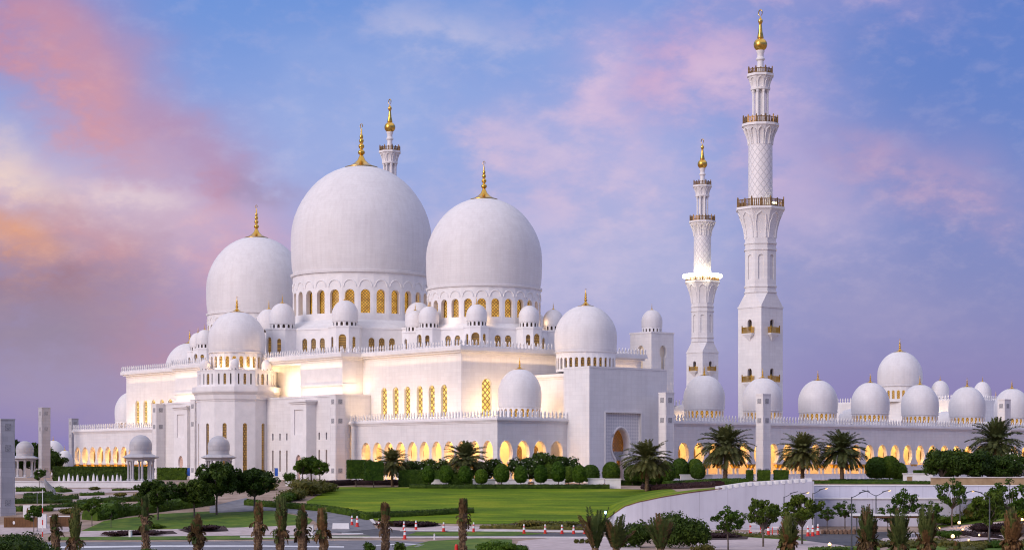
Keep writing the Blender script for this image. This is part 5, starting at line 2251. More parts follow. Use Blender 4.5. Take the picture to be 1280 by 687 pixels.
def tied_palm(seed, th, tr, bundle, shag, green, bw=0.9, nfr=16, hang=0):
    """a transplanted young palm with its fronds tied up or cut back"""
    rnd = random.Random(seed)
    e = empty('young_palm', (0, 0, 0))
    tag(e, None, 'palm')
    t = MB()
    ns = int(th / 0.16)
    pts, rad = [], []
    lean = rnd.uniform(-0.25, 0.25)
    for i in range(ns + 1):
        f = i / ns
        pts.append((lean * f * f, 0.05 * math.sin(5 * f), -0.4 + (th + 0.4) * f))
        rad.append(tr * (0.92 + 0.16 * math.sin(3 * f + seed)) * (1 + (0.07 if i % 2 else -0.05)))
    t.tube(pts, rad, 11)
    # cut frond stubs all over the trunk
    for i in range(int(th * 30)):
        z = rnd.uniform(0.0, th)
        az = rnd.uniform(0, 2 * PI)
        x0 = lean * (z / th) ** 2
        a = Vector((x0 + math.cos(az) * tr * 0.85, math.sin(az) * tr * 0.85, z))
        b = a + Vector((math.cos(az) * 0.16, math.sin(az) * 0.16, 0.28))
        t.tube([a, b], [0.09, 0.045], 4)
    t.build('trunk', MAT['bark'], e)
    c = MB()
    top = Vector(pts[-1])
    for i in range(nfr):
        az = rnd.uniform(0, 2 * PI)
        q = rnd.uniform(0.0, 1.0)
        sp = 0.03 + bw * q
        d = Vector((math.cos(az) * sp * 0.5, math.sin(az) * sp * 0.5, 1.0))
        L = bundle * rnd.uniform(0.8, 1.15) * (1.05 - 0.62 * q)
        st = top + Vector((math.cos(az) * tr * 0.55, math.sin(az) * tr * 0.55, -rnd.uniform(0.0, 0.8) * q))
        frond(c, st, d, L, rnd.uniform(0.1, 0.7) * bw * q, rnd, 0 if rnd.random() < green else 1, 0.42, 22, 0.05, tight=0.65)
    for i in range(shag):
        az = rnd.uniform(0, 2 * PI)
        z = rnd.uniform(-th * 0.32, 0.15)
        st = top + Vector((math.cos(az) * tr * 0.8, math.sin(az) * tr * 0.8, z))
        d = Vector((math.cos(az) * 0.5, math.sin(az) * 0.5, rnd.uniform(-0.5, 0.9)))
        frond(c, st, d, rnd.uniform(0.5, 1.1), rnd.uniform(2.4, 4.2), rnd, 1 if rnd.random() > green * 0.6 else 0, 0.30, 12, 0.04)
    c.build('fronds', [MAT['palm_green'], MAT['palm_dead']], e)
    return e

# ------------------------------------------------------------------ retaining wall
def retaining_walls():
    e = empty('retaining_wall', (36, 284, -6.2))
    tag(e, 'tall curved white retaining wall rising from the lawn edge towards the right', 'wall')
    off = (36, 284, -6.2)
    N = 60
    P = []
    for i in range(N + 1):
        X = 14.62 + (44.3 - 14.62) * i / N
        P.append((X, lerp_tab(WALL, X), lerp_tab(WTOP, X)))
    mb = MB(off)
    rings = []
    for i, (x, y, z) in enumerate(P):
        a, b = P[max(i - 1, 0)], P[min(i + 1, N)]
        t = Vector((b[0] - a[0], b[1] - a[1])).normalized()
        n = Vector((t.y, -t.x))
        rings.append([(x + n.x * 0.5, y + n.y * 0.5, -9), (x + n.x * 0.5, y + n.y * 0.5, z), (x - n.x * 0.35, y - n.y * 0.35, z), (x - n.x * 0.35, y - n.y * 0.35, -9)])
    mb.loft(rings)
    mb.box(43.8, 44.6, 283.45, 292.6, -9, 0.75)
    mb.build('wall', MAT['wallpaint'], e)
    cp = MB(off)
    rings = []
    for i, (x, y, z) in enumerate(P[:34]):
        a, b = P[max(i - 1, 0)], P[min(i + 1, N)]
        t = Vector((b[0] - a[0], b[1] - a[1])).normalized()
        n = Vector((t.y, -t.x))
        rings.append([(x + n.x * 0.56, y + n.y * 0.56, z), (x + n.x * 0.56, y + n.y * 0.56, z + 0.12), (x - n.x * 0.4, y - n.y * 0.4, z + 0.12), (x - n.x * 0.4, y - n.y * 0.4, z)])
    cp.loft(rings)
    cp.build('coping', MAT['brown'], e)
    # notched white upstand along the higher half
    k = 31
    i = 0
    while k < N - 1:
        x, y, z = P[k]
        x2, y2, z2 = P[k + 1]
        bb = MB(off)
        bb.loft([[(x, y - 0.56, z - 0.15), (x, y - 0.56, z + 0.42), (x, y + 0.1, z + 0.42), (x, y + 0.1, z - 0.15)],
                 [(x2, y2 - 0.56, z2 - 0.15), (x2, y2 - 0.56, z2 + 0.42), (x2, y2 + 0.1, z2 + 0.42), (x2, y2 + 0.1, z2 - 0.15)]])
        bb.build('coping_block', MAT['white'], e)
        k += 2
    rl = MB(off)
    rings = []
    for (x, y, z) in P[31:]:
        rings.append([(x, y - 0.3, z), (x, y - 0.3, z + 0.46), (x, y + 0.05, z + 0.46), (x, y + 0.05, z)])
    rl.loft(rings)
    rl.build('upstand', MAT['white'], e)
    # straight wall to the right, with a lower forecourt wall in front
    e2 = empty('retaining_wall', (75, 292, -6))
    tag(e2, 'long straight white retaining wall with a projecting lower ledge, behind the street lamps', 'wall')
    off = (75, 292, -6)
    mb = MB(off)
    mb.box(44.6, 150, 291.6, 292.6, -9, 0.0)
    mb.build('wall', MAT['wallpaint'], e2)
    cp = MB(off)
    cp.box(44.6, 150, 291.45, 292.75, 0.0, 0.12)
    cp.build('coping', MAT['white'], e2)
    lg = MB(off)
    lg.box(44.6, 78.5, 287.6, 291.6, -9, -1.95)
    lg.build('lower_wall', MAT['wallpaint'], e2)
    lc = MB(off)
    lc.box(44.6, 78.7, 287.4, 291.6, -1.95, -1.78)
    lc.build('ledge', MAT['white'], e2)


retaining_walls()

# sandstone garden wall on the plateau at the right
def box_thing(name, label, cat, px0, px1, Y, d, h, mat, cap=None, group=None, z=None, partname='wall', base=0.5):
    a, b = spot(px0, Y), spot(px1, Y)
    zz = z if z is not None else ground((a.x + b.x) / 2, Y)
    off = ((a.x + b.x) / 2, Y, zz)
    e = empty(name, off)
    tag(e, label, cat, group)
    mb = MB(off)
    mb.box(a.x, b.x, Y, Y + d, zz - base, zz + h)
    mb.build(partname, MAT[mat], e)
    if cap:
        cp = MB(off)
        cp.box(a.x - 0.12, b.x + 0.12, Y - 0.12, Y + d + 0.12, zz + h, zz + h + 0.16)
        cp.build('coping', MAT[cap], e)
    return e


box_thing('garden_wall', 'low sandstone garden wall along the terrace edge at far right', 'wall', 1164, 1330, 300, 0.5, 1.15, 'tan', 'kerb')
box_thing('garden_wall', 'long low white wall between the left garden terrace and the gallery hedge', 'wall', 12, 182, 348, 0.6, 1.0, 'white', 'white')
# planters
for (px0, px1, Y, h, lab) in ((539, 560, 349, 1.25, 'small white stone planter left of the palm before the front lawn'),
                              (591, 619, 349, 1.35, 'white stone planter right of the big clipped hedge block'),
                              (626, 660, 352, 1.2, 'white stone planter under the flowering trees, left one'),
                              (668, 706, 352, 1.2, 'white stone planter under the flowering trees, right one'),
                              (735.5, 755, 346, 1.6, 'tall white planter, left half of the pair before the carved portal'),
                              (757, 776, 345, 1.6, 'tall white planter, right half of the pair before the carved portal'),
                              (851, 891, 362, 1.25, 'long white planter left of the palm by the curved wall'),
                              (1131, 1166, 330, 1.6, 'white planter box left of the dark tree group on the terrace')):
    box_thing('stone_planter', lab, 'planter', px0, px1, Y, 1.6, h, 'white', 'white', 'white stone planters', partname='box')

# ------------------------------------------------------------------ clipped planting in front of the mosque
hedge_box(498, 592, 350, 2.5, 3.1, 'leaf_mid', 'large block of clipped hedge behind the ball topiaries')
hedge_path([(512, 610), (600, 610.5), (700, 610.5), (762, 610.5)], 0.75, 1.0, 'leaf_dark', 'long low dark hedge along the top of the main lawn', dens=34, seed=5)
hedge_path([(400, 607.5), (440, 606), (500, 606)], 1.0, 1.4, 'leaf_maroon', 'dark reddish low hedge under the two box topiaries', dens=26, seed=6)
hedge_path([(776, 606), (830, 606), (930, 605)], 0.9, 1.6, 'leaf_mid', 'clipped green hedge strip behind the palm at the portal', dens=26, seed=7)
hedge_path([(806, 610.2), (850, 610), (900, 607.5)], 0.85, 1.6, 'leaf_maroon', 'dark maroon hedge behind the curved wall', dens=26, seed=8)
hedge_path([(308, 631), (345, 634), (385, 636.8), (415, 640), (445, 645), (462, 650)], 0.95, 1.3, 'leaf_mid', 'curved clipped hedge between driveway and main lawn', seed=9)
hedge_path([(440, 647.5), (480, 646), (530, 644), (591, 640.5)], 0.85, 1.2, 'leaf_dark', 'straight dark hedge lying across the lower part of the lawn', seed=10)
shrub(384, 618, 4.6, 2.8, 'leaf_olive', 'yellowish olive shrub mound beside the driveway', 11, 2600, 0.2)
shrub(404, 615, 4.0, 2.6, 'leaf_olive', 'olive green shrub mound right of the driveway, behind the other mound', 12, 2200, 0.2)
shrub(372, 625, 3.4, 2.2, 'leaf_olive', 'lower olive shrub mound at the bend of the driveway', 13, 1600, 0.2)
shrub(357, 627, 2.2, 1.6, 'leaf_mid', 'small green shrub at the driveway bend', 14, 1000, 0.18)
for i, (px, Y, s) in enumerate(((378, 378, 1.0), (389, 380, 1.1), (400, 378, 1.0))):
    put('roundtree', build_tree(21, 4.0, 2.0, 2.4, 26, 110, 0.2, MAT['leaf_mid'], 0.13, 0.4, 'small_tree'),
        ('small round tree before the right door of the front block, leftmost of three', 'small round tree before the front block, middle of three', 'small round tree before the front block, rightmost of three')[i],
        spot(px, Y), s, i * 1.3, 'small round trees before the front block')
shrub(362, 603, 1.4, 2.2, 'leaf_mid', 'small dark bush beside the white sign boxes', 15, 900, 0.15)
shrub(318, 601, 3.2, 2.6, 'leaf_olive', 'olive bush at the foot of the apse tower', 16, 1400, 0.2)

ORD = ['first', 'second', 'third', 'fourth', 'fifth', 'sixth', 'seventh', 'eighth', 'ninth', 'tenth', 'eleventh', 'twelfth']
for i, px in enumerate((535.5, 557.5, 581, 601.5, 627, 651, 676, 698, 724)):
    s = (1.0, 1.05, 1.0, 0.98, 1.18, 1.0, 1.02, 1.16, 1.08)[i]
    put('ball', ball_topiary(), '%s egg shaped topiary from the left along the top of the lawn' % ORD[i], spot(px, 345.5), s, i * 0.9, 'egg shaped topiaries along the lawn')
for i, px in enumerate((687, 711, 738.5, 764, 790.5, 803, 820.5, 833)):
    put('ball_dark', ball_topiary(5, 1.45, 1.55, 0.6, 'leaf_mid'), '%s dark round topiary from the left in the row before the entrance block' % ORD[i], spot(px, 357), (1.05, 0.95, 1.12, 1.15, 1.1, 1.0, 1.05, 1.1)[i], i * 1.1, 'dark round topiaries before the entrance block')
for i, (px, Y) in enumerate(((850, 372), (869, 372), (872.5, 360))):
    put('ball_dark', None, ('round topiary at the left end of the long white planter', 'round topiary behind the long white planter', 'round topiary standing before the long white planter')[i], spot(px, Y), (1.2, 1.1, 0.95)[i], i * 0.7, 'round topiaries by the long planter')
for i, (px, Y) in enumerate(((445, 352), (467, 346))):
    put('boxtop', box_topiary, ('clipped box tree on a stem, left one behind', 'clipped box tree on a stem, right one in front')[i], spot(px, Y), 0.98, R(10), 'clipped box trees')
for i, (px0, px1) in enumerate(((934, 942), (948, 963), (968.5, 986))):
    hedge_box(px0, px1, 372, 2.2, 2.2, 'leaf_mid', ('narrow clipped cube hedge left of the pylon by the palm', 'clipped cube hedge at the foot of the pylon', 'wide clipped cube hedge right of the pylon')[i], 'cube_hedge', group='clipped cube hedges by the pylon')
for i, (px, py, s) in enumerate(((1096, 600, 1.35), (1112, 600, 1.25), (1124, 601, 1.0))):
    put('ball_dark', None, ('largest dark round bush on the terrace between the palms', 'middle dark round bush on the terrace', 'smallest dark round bush on the terrace')[i], spot(px, 345), s, i, 'dark round bushes on the terrace')
put('boxtop', None, 'small clipped box tree on a stem before the arcade wing', spot(1150.5, 352), 0.55, R(20))
hedge_path([(1036, 603.5), (1090, 603.5), (1130, 603.5)], 0.7, 1.6, 'leaf_dark', 'dark low hedge on top of the straight wall, left part', seed=17)
hedge_path([(1016, 604), (1040, 604), (1165, 604.5)], 0.5, 1.0, 'leaf_mid', 'thin green hedge along the edge of the straight wall', seed=18)
hedge_path([(1192, 597), (1240, 597), (1300, 597)], 0.9, 2.0, 'leaf_maroon', 'dark reddish hedge behind the sandstone wall', seed=19)

# flowering dark trees behind the topiaries
frang = build_tree(31, 4.4, 3.2, 2.6, 36, 120, 0.26, MAT['leaf_dark'], 0.16, 0.36, 'flowering_tree', blossom=6)
for i, (px, Y, s) in enumerate(((520, 359, 1.0), (543, 360, 1.05), (612, 358, 1.0), (656, 358, 1.1), (682, 359, 1.15), (705, 360, 1.0), (455, 362, 0.95))):
    put('frang', frang, ('dark flowering tree above the left end of the clipped hedge block', 'dark flowering tree above the middle of the clipped hedge block', 'dark flowering tree right of the large palm',
                         'dark flowering tree behind the left planter', 'wide dark flowering tree between the two planters', 'dark flowering tree near the entrance block corner',
                         'flowering tree peeping over the box topiaries')[i], spot(px, Y), s, i * 1.7, 'dark flowering trees')

# dark tree group on the right terrace
grp = build_tree(41, 5.2, 3.3, 3.9, 46, 130, 0.27, MAT['leaf_dark'], 0.16, 0.25, 'dense_tree')
for i, (px, s) in enumerate(((1178, 1.0), (1197, 1.08), (1217, 1.05), (1236, 0.95), (1258, 0.8))):
    put('grp', grp, '%s dark dense tree from the left in the group on the right terrace' % ORD[i], spot(px, 312 + 3 * (i % 2)), s, i * 1.9, 'dark dense trees on the right terrace')
put('frang', None, 'sparse flowering tree at the far right edge behind the sandstone wall', spot(1272, 330), 1.0, 0.4)

# mature date palms
pal = date_palm(3, 5.8, 4.3, 74)
for i, (px, Y, h, s, lab) in enumerate(((490.5, 352, 6.0, 0.74, 'smallest date palm, left of the clipped hedge block'),
                                        (583, 352, 6.0, 0.93, 'date palm rising behind the clipped hedge block and egg topiaries'),
                                        (808.5, 338, 6.0, 1.02, 'date palm right of the carved portal'),
                                        (906, 336, 6.0, 1.13, 'large date palm above the curved retaining wall'),
                                        (1003, 336, 6.0, 1.0, 'date palm above the corner of the straight wall, left of a pair'),
                                        (1053, 336, 6.0, 1.04, 'date palm on the terrace, right of a pair'),
                                        (1246, 345, 6.0, 1.12, 'date palm rising out of the dark trees at right'))):
    hz = {0: 1.0, 6: 1.08}.get(i, 1.0)
    put('palm', pal, lab, spot(px, Y), s, i * 1.3, 'mature date palms', s * hz * (1.0 if i in (0, 6) else 0.93))

# ------------------------------------------------------------------ left garden
for i, (pts, h, w) in enumerate((([(20, 614), (60, 613.5), (85, 615)], 0.7, 2.0), ([(30, 620), (66, 619.5)], 0.6, 1.6), ([(30, 624), (98, 623.5)], 0.7, 1.8), ([(100, 619), (130, 618)], 0.4, 1.2),
                                 ([(8, 629), (90, 628)], 0.7, 1.6), ([(97, 629), (190, 625)], 0.75, 1.8), ([(8, 638.5), (66, 638)], 0.7, 1.6), ([(62, 634), (118, 632.5)], 0.6, 1.5), ([(140, 613), (190, 612)], 0.35, 1.0))):
    hedge_path(pts, h, w, 'leaf_dark' if i % 3 else 'leaf_mid', '%s low hedge strip from the top in the left terraced garden' % ORD[i], group='low hedge strips in the left garden', seed=50 + i, bumpy=0.3)
hedge_path([(112, 650), (150, 644), (190, 639), (236, 633), (262, 630)], 1.9, 3.4, 'leaf_mid', 'thick bushy hedge along the top of the left lawn', 'bushy_hedge', seed=60, bumpy=0.35, size=0.2, dens=22)
hedge_box(66, 188, 394, 4.0, 2.9, 'leaf_dark', 'tall dark hedge at the foot of the left gallery', seed=2, dens=14, size=0.24)
hedge_box(196, 232, 408, 2.0, 2.6, 'leaf_mid', 'clipped hedge between the left pylons', seed=3, dens=16, size=0.2)
hedge_box(254, 336, 408, 2.0, 1.6, 'leaf_olive', 'low olive hedge before the apse tower', seed=4, dens=18, size=0.18)


def wrapped_sapling():
    rnd = random.Random(5)
    e = empty('wrapped_sapling', (0, 0, 0))
    tag(e, None, 'plant')
    mb = MB()
    mb.lathe([(0.34, 0), (0.30, 0.7), (0.16, 1.6), (0.04, 2.1)], 9)
    mb.build('wrapping', MAT['grey_marble'], e, smooth=True)
    l = MB()
    clump(l, (0, 0, 2.0), 0.32, 60, 0.12, rnd)
    l.build('leaves', MAT['leaf_mid'], e)
    return e


for i, px in enumerate((74, 80, 86, 91, 97, 103, 110, 117, 121.5, 129, 135, 141, 146.5, 151)):
    put('sapling', wrapped_sapling, 'pale wrapped sapling in the row behind the white garden wall', spot(px, 366 + (i % 3) * 2.2), 0.8 + 0.25 * ((i * 7) % 5) / 5, i, 'pale wrapped saplings')

# trees on the left
bt = build_tree(61, 6.6, 3.2, 4.0, 100, 105, 0.21, MAT['leaf_dark'], 0.15, 0.36, 'garden_tree', sparse=0.64)
for i, (px, py, s, lab) in enumerate(((197, 650, 1.0, 'dark spreading garden tree standing alone at left, below the domed pavilion'),
                                      (243, 647, 0.92, 'dark garden tree overlapping the next, left one of the pair before the apse'),
                                      (271, 643, 1.14, 'tall dark garden tree before the apse, right one of the pair'),
                                      (318, 640, 1.05, 'broad dark garden tree at the driveway'))):
    put('bigtree', bt, lab, at(px, py), s, 0.6 + i * 1.5)
far = build_tree(71, 9.0, 4.5, 7.0, 50, 130, 0.4, MAT['leaf_dark'], 0.2, 0.2, 'background_tree')
for i, (px, Y, s) in enumerate(((4, 530, 0.9), (16, 540, 1.05), (29, 536, 0.85), (41, 545, 1.0), (66, 500, 0.72), (57, 560, 0.9), (-12, 520, 1.0), (-30, 540, 1.1))):
    put('far', far, ('dark background tree at the left edge', 'dark background tree left of the small pavilion', 'dark background tree behind the small pavilion', 'dark background tree between small pavilion and pylon',
                     'upright dark tree right of the left garden pylon', 'dark background tree behind the left garden pylon', 'background tree beyond the left edge', 'farthest left background tree')[i], spot(px, Y), s, i * 1.1, 'dark background trees at left')
sap = build_tree(81, 4.6, 1.5, 2.6, 20, 90, 0.2, MAT['leaf_mid'], 0.07, 0.42, 'young_tree')
for i, (px, py, s, lab) in enumerate(((42, 665, 0.92, 'young tree before the brown fence at left'), (49, 609, 0.75, 'young tree at the foot of the left garden pylon'),
                                      (115, 657, 0.8, 'slim young tree on the left lawn'), (139, 659, 0.7, 'smaller slim young tree on the left lawn'))):
    put('sap', sap, lab, at(px, py), s, i)
shrub(18, 684, 4.3, 3.4, 'leaf_dark', 'big dark bush in the lower left corner', 21, 5200, 0.17, Y=214)
shrub(46, 690, 2.6, 2.1, 'leaf_dark', 'dark bush right of the corner bush', 22, 2400, 0.17, Y=214)
shrub(618, 690, 2.8, 1.7, 'leaf_bright', 'bright green bush right of the brown palm at bottom', 23, 3000, 0.15, Y=222)
shrub(650, 690, 1.9, 1.3, 'leaf_bright', 'small bright green bush at the bottom edge', 24, 1800, 0.15, Y=224)
shrub(462, 690, 1.0, 1.6, 'leaf_mid', 'small loose bush left of the brown palm', 25, 420, 0.16, Y=226)
shrub(500, 690, 0.9, 1.5, 'leaf_mid', 'small loose bush right of the brown palm', 26, 380, 0.16, Y=226)
shrub(186, 690, 1.6, 0.8, 'leaf_bright', 'low bright bush at the foot of a tied palm at left', 27, 900, 0.14, Y=222)
for i, (px, py, r, h, mat, lab) in enumerate(((150, 669, 3.2, 0.7, 'leaf_maroon', 'dark low ground shrub by the white bollard'), (186, 668, 3.2, 0.7, 'leaf_maroon', 'dark low ground shrub right of the white bollard'),
                                              (250, 663, 3.4, 0.9, 'leaf_maroon', 'dark reddish low shrub on the left verge'), (500, 657, 4.4, 0.8, 'leaf_maroon', 'dark reddish low shrub below the lawn hedge'),
                                              (528, 657, 2.6, 0.7, 'leaf_maroon', 'smaller dark reddish shrub beside the cones'), (662, 659, 3.2, 1.2, 'leaf_olive', 'brownish olive shrub at the lower lawn edge'),
                                              (700, 659, 3.0, 1.0, 'leaf_olive', 'olive shrub at the lower lawn edge'), (742, 660, 2.6, 1.0, 'leaf_olive', 'olive shrub before the foot of the curved wall'),
                                              (898, 672, 3.6, 0.8, 'leaf_maroon', 'dark reddish shrub before the curved wall'))):
    shrub(px, py, r, h, mat, lab, 100 + i, 1300, 0.15)

# ------------------------------------------------------------------ tied young palms along the foreground
TP = [  # px, Y, seed, trunk h, radius, bundle, shag, green, spread, fronds, label
    (70, 226, 1, 3.3, 0.62, 1.3, 12, 0.15, 0.5, 26, 'brown stump of a young palm at left, nearly bare'),
    (91.5, 226, 2, 1.6, 0.72, 3.9, 20, 0.85, 0.5, 44, 'green tied young palm beside the nearly bare stump'),
    (182.5, 228, 3, 4.3, 0.62, 2.5, 10, 0.85, 0.35, 26, 'tall brown young palm with a pale green tuft, before the lone tree'),
    (247.5, 226, 4, 2.2, 0.72, 2.3, 60, 0.10, 0.9, 40, 'shaggy brown young palm with hanging dead fronds at left'),
    (322.5, 226, 5, 3.7, 0.60, 2.2, 14, 0.35, 0.5, 40, 'slender brown young palm, first of four in the middle left'),
    (350, 226, 6, 2.7, 0.60, 3.9, 22, 0.75, 0.55, 54, 'green shaggy young palm, second of four in the middle left'),
    (378, 226, 7, 2.9, 0.64, 2.5, 22, 0.40, 0.75, 46, 'leaning shaggy young palm, third of four in the middle left'),
    (404.5, 226, 8, 2.6, 0.64, 2.5, 26, 0.25, 0.6, 46, 'brown shaggy young palm, last of four in the middle left'),
    (482, 228, 9, 4.1, 0.60, 1.9, 14, 0.25, 0.6, 36, 'brown young palm stump standing before the roundabout'),
    (578.5, 228, 10, 4.6, 0.60, 2.0, 14, 0.2, 0.55, 36, 'tallest brown young palm stump, in the bottom middle'),
    (986, 224, 11, 1.3, 0.9, 3.2, 30, 0.75, 1.3, 54, 'bushy young palm before the traffic cones'),
    (1084, 224, 12, 1.5, 0.95, 3.8, 40, 0.6, 1.1, 64, 'bushy brown green young palm beside the near street lamp'),
    (1125, 224, 13, 1.2, 0.95, 3.9, 30, 0.85, 1.2, 60, 'green young palm with upright fronds before the white canopy'),
    (1160, 224, 14, 1.4, 0.95, 4.1, 36, 0.65, 1.0, 60, 'bushy young palm left of the winding path'),
    (1262, 224, 15, 1.4, 0.95, 3.6, 50, 0.25, 1.1, 60, 'reddish brown bushy young palm at the right edge'),
    (1197, 214, 16, 0.9, 0.5, 1.0, 10, 0.6, 0.8, 14, 'low young palm at the bottom edge below the winding path'),
]
for px, Y, seed, th_, tr, bn, sg, gr, sp_, nf, lab in TP:
    e = tied_palm(seed, th_, tr * 0.74, bn, sg, gr, sp_, nf)
    e['label'] = lab
    e['group'] = 'transplanted young palms in the foreground'
    e.location = spot(px, Y)


def feather_palm(seed, px, Y, L, n, lab, mat='palm_green', sp=0.75):
    rnd = random.Random(seed)
    e = empty('feather_palm', spot(px, Y))
    tag(e, lab, 'palm', 'low feathery palms in the foreground')
    c = MB()
    for i in range(n):
        az = i * 2.4 + rnd.uniform(-0.3, 0.3)
        t = rnd.uniform(0.06, sp)
        d = Vector((math.cos(az) * t, math.sin(az) * t, 1))
        frond(c, (0.2 * math.cos(az), 0.2 * math.sin(az), 0.4), d, L * rnd.uniform(0.72, 1.05), rnd.uniform(0.35, 0.95), rnd, 0 if rnd.random() < 0.8 else 1, 0.62, 34, 0.05, tight=0.25)
    c.build('fronds', [MAT[mat], MAT['palm_dead']], e)
    t = MB()
    t.tube([(0, 0, -0.4), (0, 0, 0.9)], [0.5, 0.4], 10)
    t.build('trunk', MAT['bark'], e)


feather_palm(1, 744, 222, 5.3, 15, 'feathery palm with one tall plume, left of the signal lamp', sp=0.42)
feather_palm(2, 770, 222, 4.2, 18, 'feathery palm right of the signal lamp')
feather_palm(3, 826, 220, 4.4, 20, 'yellowish feathery palm before the curved wall', sp=0.5)
shrub(846, 676, 3.0, 4.6, 'leaf_dark', 'tall dark bush right of the yellowish palm', 31, 3600, 0.19, Y=240)
shrub(866, 678, 2.2, 3.6, 'leaf_dark', 'dark bush below the curved wall, right one', 32, 2400, 0.19, Y=240)
shrub(802, 676, 2.3, 3.2, 'leaf_dark', 'dark bush between the feathery palms', 33, 2200, 0.19, Y=242)
shrub(778, 676, 1.8, 2.6, 'leaf_mid', 'green bush behind the feathery palms', 34, 1500, 0.18, Y=242)
shrub(880, 690, 1.6, 1.1, 'leaf_olive', 'low olive bush at the bottom below the curved wall', 35, 1000, 0.15, Y=226)
for i, (px, py) in enumerate(((720, 679), (727, 679), (734, 679))):
    shrub(px, py, 0.45, 0.7, 'leaf_olive', ('left', 'middle', 'right')[i] + ' one of three tiny clipped bushes on the pavement', 140 + i, 260, 0.1, group='three tiny bushes on the pavement')

# airy trees at the right
airy = build_tree(91, 5.2, 2.0, 3.2, 62, 46, 0.17, MAT['leaf_tree'], 0.10, 0.34, 'airy_tree', sparse=0.62)
airy2 = build_tree(92, 5.6, 2.2, 3.0, 48, 38, 0.17, MAT['leaf_mid'], 0.10, 0.40, 'airy_tree', sparse=0.55)
for i, (k, px, py, s, lab) in enumerate((('airy2', 922, 667, 0.62, 'small sparse tree close before the curved wall'),
                                         ('airy', 954, 683, 1.12, 'bushy crowned tree before the curved wall, left of the lamps'),
                                         ('airy', 1003, 680, 1.32, 'largest green tree between the lamp posts'),
                                         ('airy2', 1034, 662, 0.66, 'small sparse tree before the straight wall, left one'),
                                         ('airy2', 1056, 661, 0.80, 'small dark tree before the straight wall beside the near lamp'),
                                         ('airy2', 1131, 668, 1.05, 'flat topped dark tree above the white canopy'),
                                         ('airy2', 1164, 668, 0.85, 'dark slim tree right of the canopy'),
                                         ('airy2', 1190, 660, 1.18, 'tall sparse tree on the right lawn beside a lit lamp'),
                                         ('airy', 1236, 682, 1.35, 'dense green tree at right behind the lamp post'),
                                         ('airy2', 1262, 672, 1.45, 'tall open tree at right, behind the dense one'),
                                         ('airy2', 910, 690, 0.95, 'spindly tree at the bottom below the curved wall'),
                                         ('airy2', 1110, 668, 0.75, 'dark young tree under the canopy'))):
    put(k, airy if k == 'airy' else airy2, lab, at(px, min(py, 689)), s, i * 1.37)
for i, (px, py, r, h, m_, lab) in enumerate(((1186, 655, 4.5, 1.6, 'leaf_mid', 'green hedge like shrub on the right lawn slope'), (1205, 650, 4.0, 2.0, 'leaf_olive', 'yellowish shrub bank before the straight wall'),
                                             (1225, 648, 4.0, 2.3, 'leaf_olive', 'taller yellowish shrub bank before the wall'), (1228, 664, 3.0, 1.2, 'leaf_maroon', 'dark shrub inside the bend of the path'),
                                             (1250, 664, 3.2, 1.3, 'leaf_maroon', 'dark shrub right of the path bend'), (1180, 672, 2.6, 1.2, 'leaf_mid', 'green shrub left of the path bend'),
                                             (1274, 652, 3.0, 3.2, 'leaf_mid', 'green bush at the right edge below the wall'), (1140, 684, 3.0, 0.9, 'leaf_olive', 'brownish low shrub at the lower right'),
                                             (1205, 684, 3.4, 0.9, 'leaf_olive', 'brownish low shrub below the path'), (1246, 684, 2.8, 1.0, 'leaf_mid', 'low green shrub at the lower right'))):
    shrub(px, py, r, h, m_, lab, 160 + i, 1700, 0.16)

for i, (pts, h, w, mat, lab) in enumerate((
        ([(1088, 684), (1120, 680), (1160, 679), (1186, 682)], 0.55, 3.0, 'leaf_olive', 'brownish ground cover strip below the parking exit'),
        ([(1196, 690), (1230, 683), (1262, 681), (1290, 682)], 0.5, 3.2, 'leaf_olive', 'brownish ground cover strip along the bottom right'),
        ([(1020, 689), (1050, 687), (1090, 688)], 0.4, 1.6, 'leaf_mid', 'green ground cover strip at the bottom, left of the near lamp'),
        ([(868, 671), (905, 668.5), (940, 670.5), (990, 673)], 0.45, 1.6, 'leaf_olive', 'olive ground cover strip before the curved wall'),
        ([(1200, 667), (1222, 671), (1250, 673)], 0.5, 1.4, 'leaf_maroon', 'dark ground cover between the two path bends'),
        ([(600, 660), (640, 660.5), (690, 661.5), (760, 662.5)], 0.5, 1.2, 'leaf_olive', 'dry olive strip between lower lawn and kerb'))):
    hedge_path(pts, h, w, mat, lab, 'ground_cover', 'ground cover', seed=200 + i, bumpy=0.45, dens=20, size=0.16)
    # rough plants: uneven tops, no clipped edges

for i, (px, py, r, h, m_, lab) in enumerate(((104, 637, 2.6, 1.3, 'leaf_mid', 'rounded green shrub left of the bushy hedge'), (88, 642, 2.0, 1.0, 'leaf_olive', 'olive shrub on the left terrace near the brown fence'),
                                             (176, 622, 1.8, 0.9, 'leaf_olive', 'dry olive shrub in the left garden under the trees'), (222, 622, 1.6, 0.9, 'leaf_mid', 'green shrub between the left garden trees'),
                                             (150, 620, 1.3, 0.6, 'leaf_olive', 'small dry shrub on the left terrace'), (118, 612, 1.4, 0.6, 'leaf_olive', 'small dry shrub near the white garden wall'),
                                             (196, 660, 1.6, 0.7, 'leaf_mid', 'low green shrub on the left verge behind the tufted palm'), (240, 626, 2.0, 1.1, 'leaf_olive', 'olive shrub at the foot of the dark garden tree pair'),
                                             (300, 612, 2.2, 1.6, 'leaf_mid', 'green shrub behind the broad driveway tree'), (336, 612, 2.0, 1.3, 'leaf_olive', 'olive shrub at the top of the driveway'))):
    shrub(px, py, r, h, m_, lab, 300 + i, 900, 0.16)

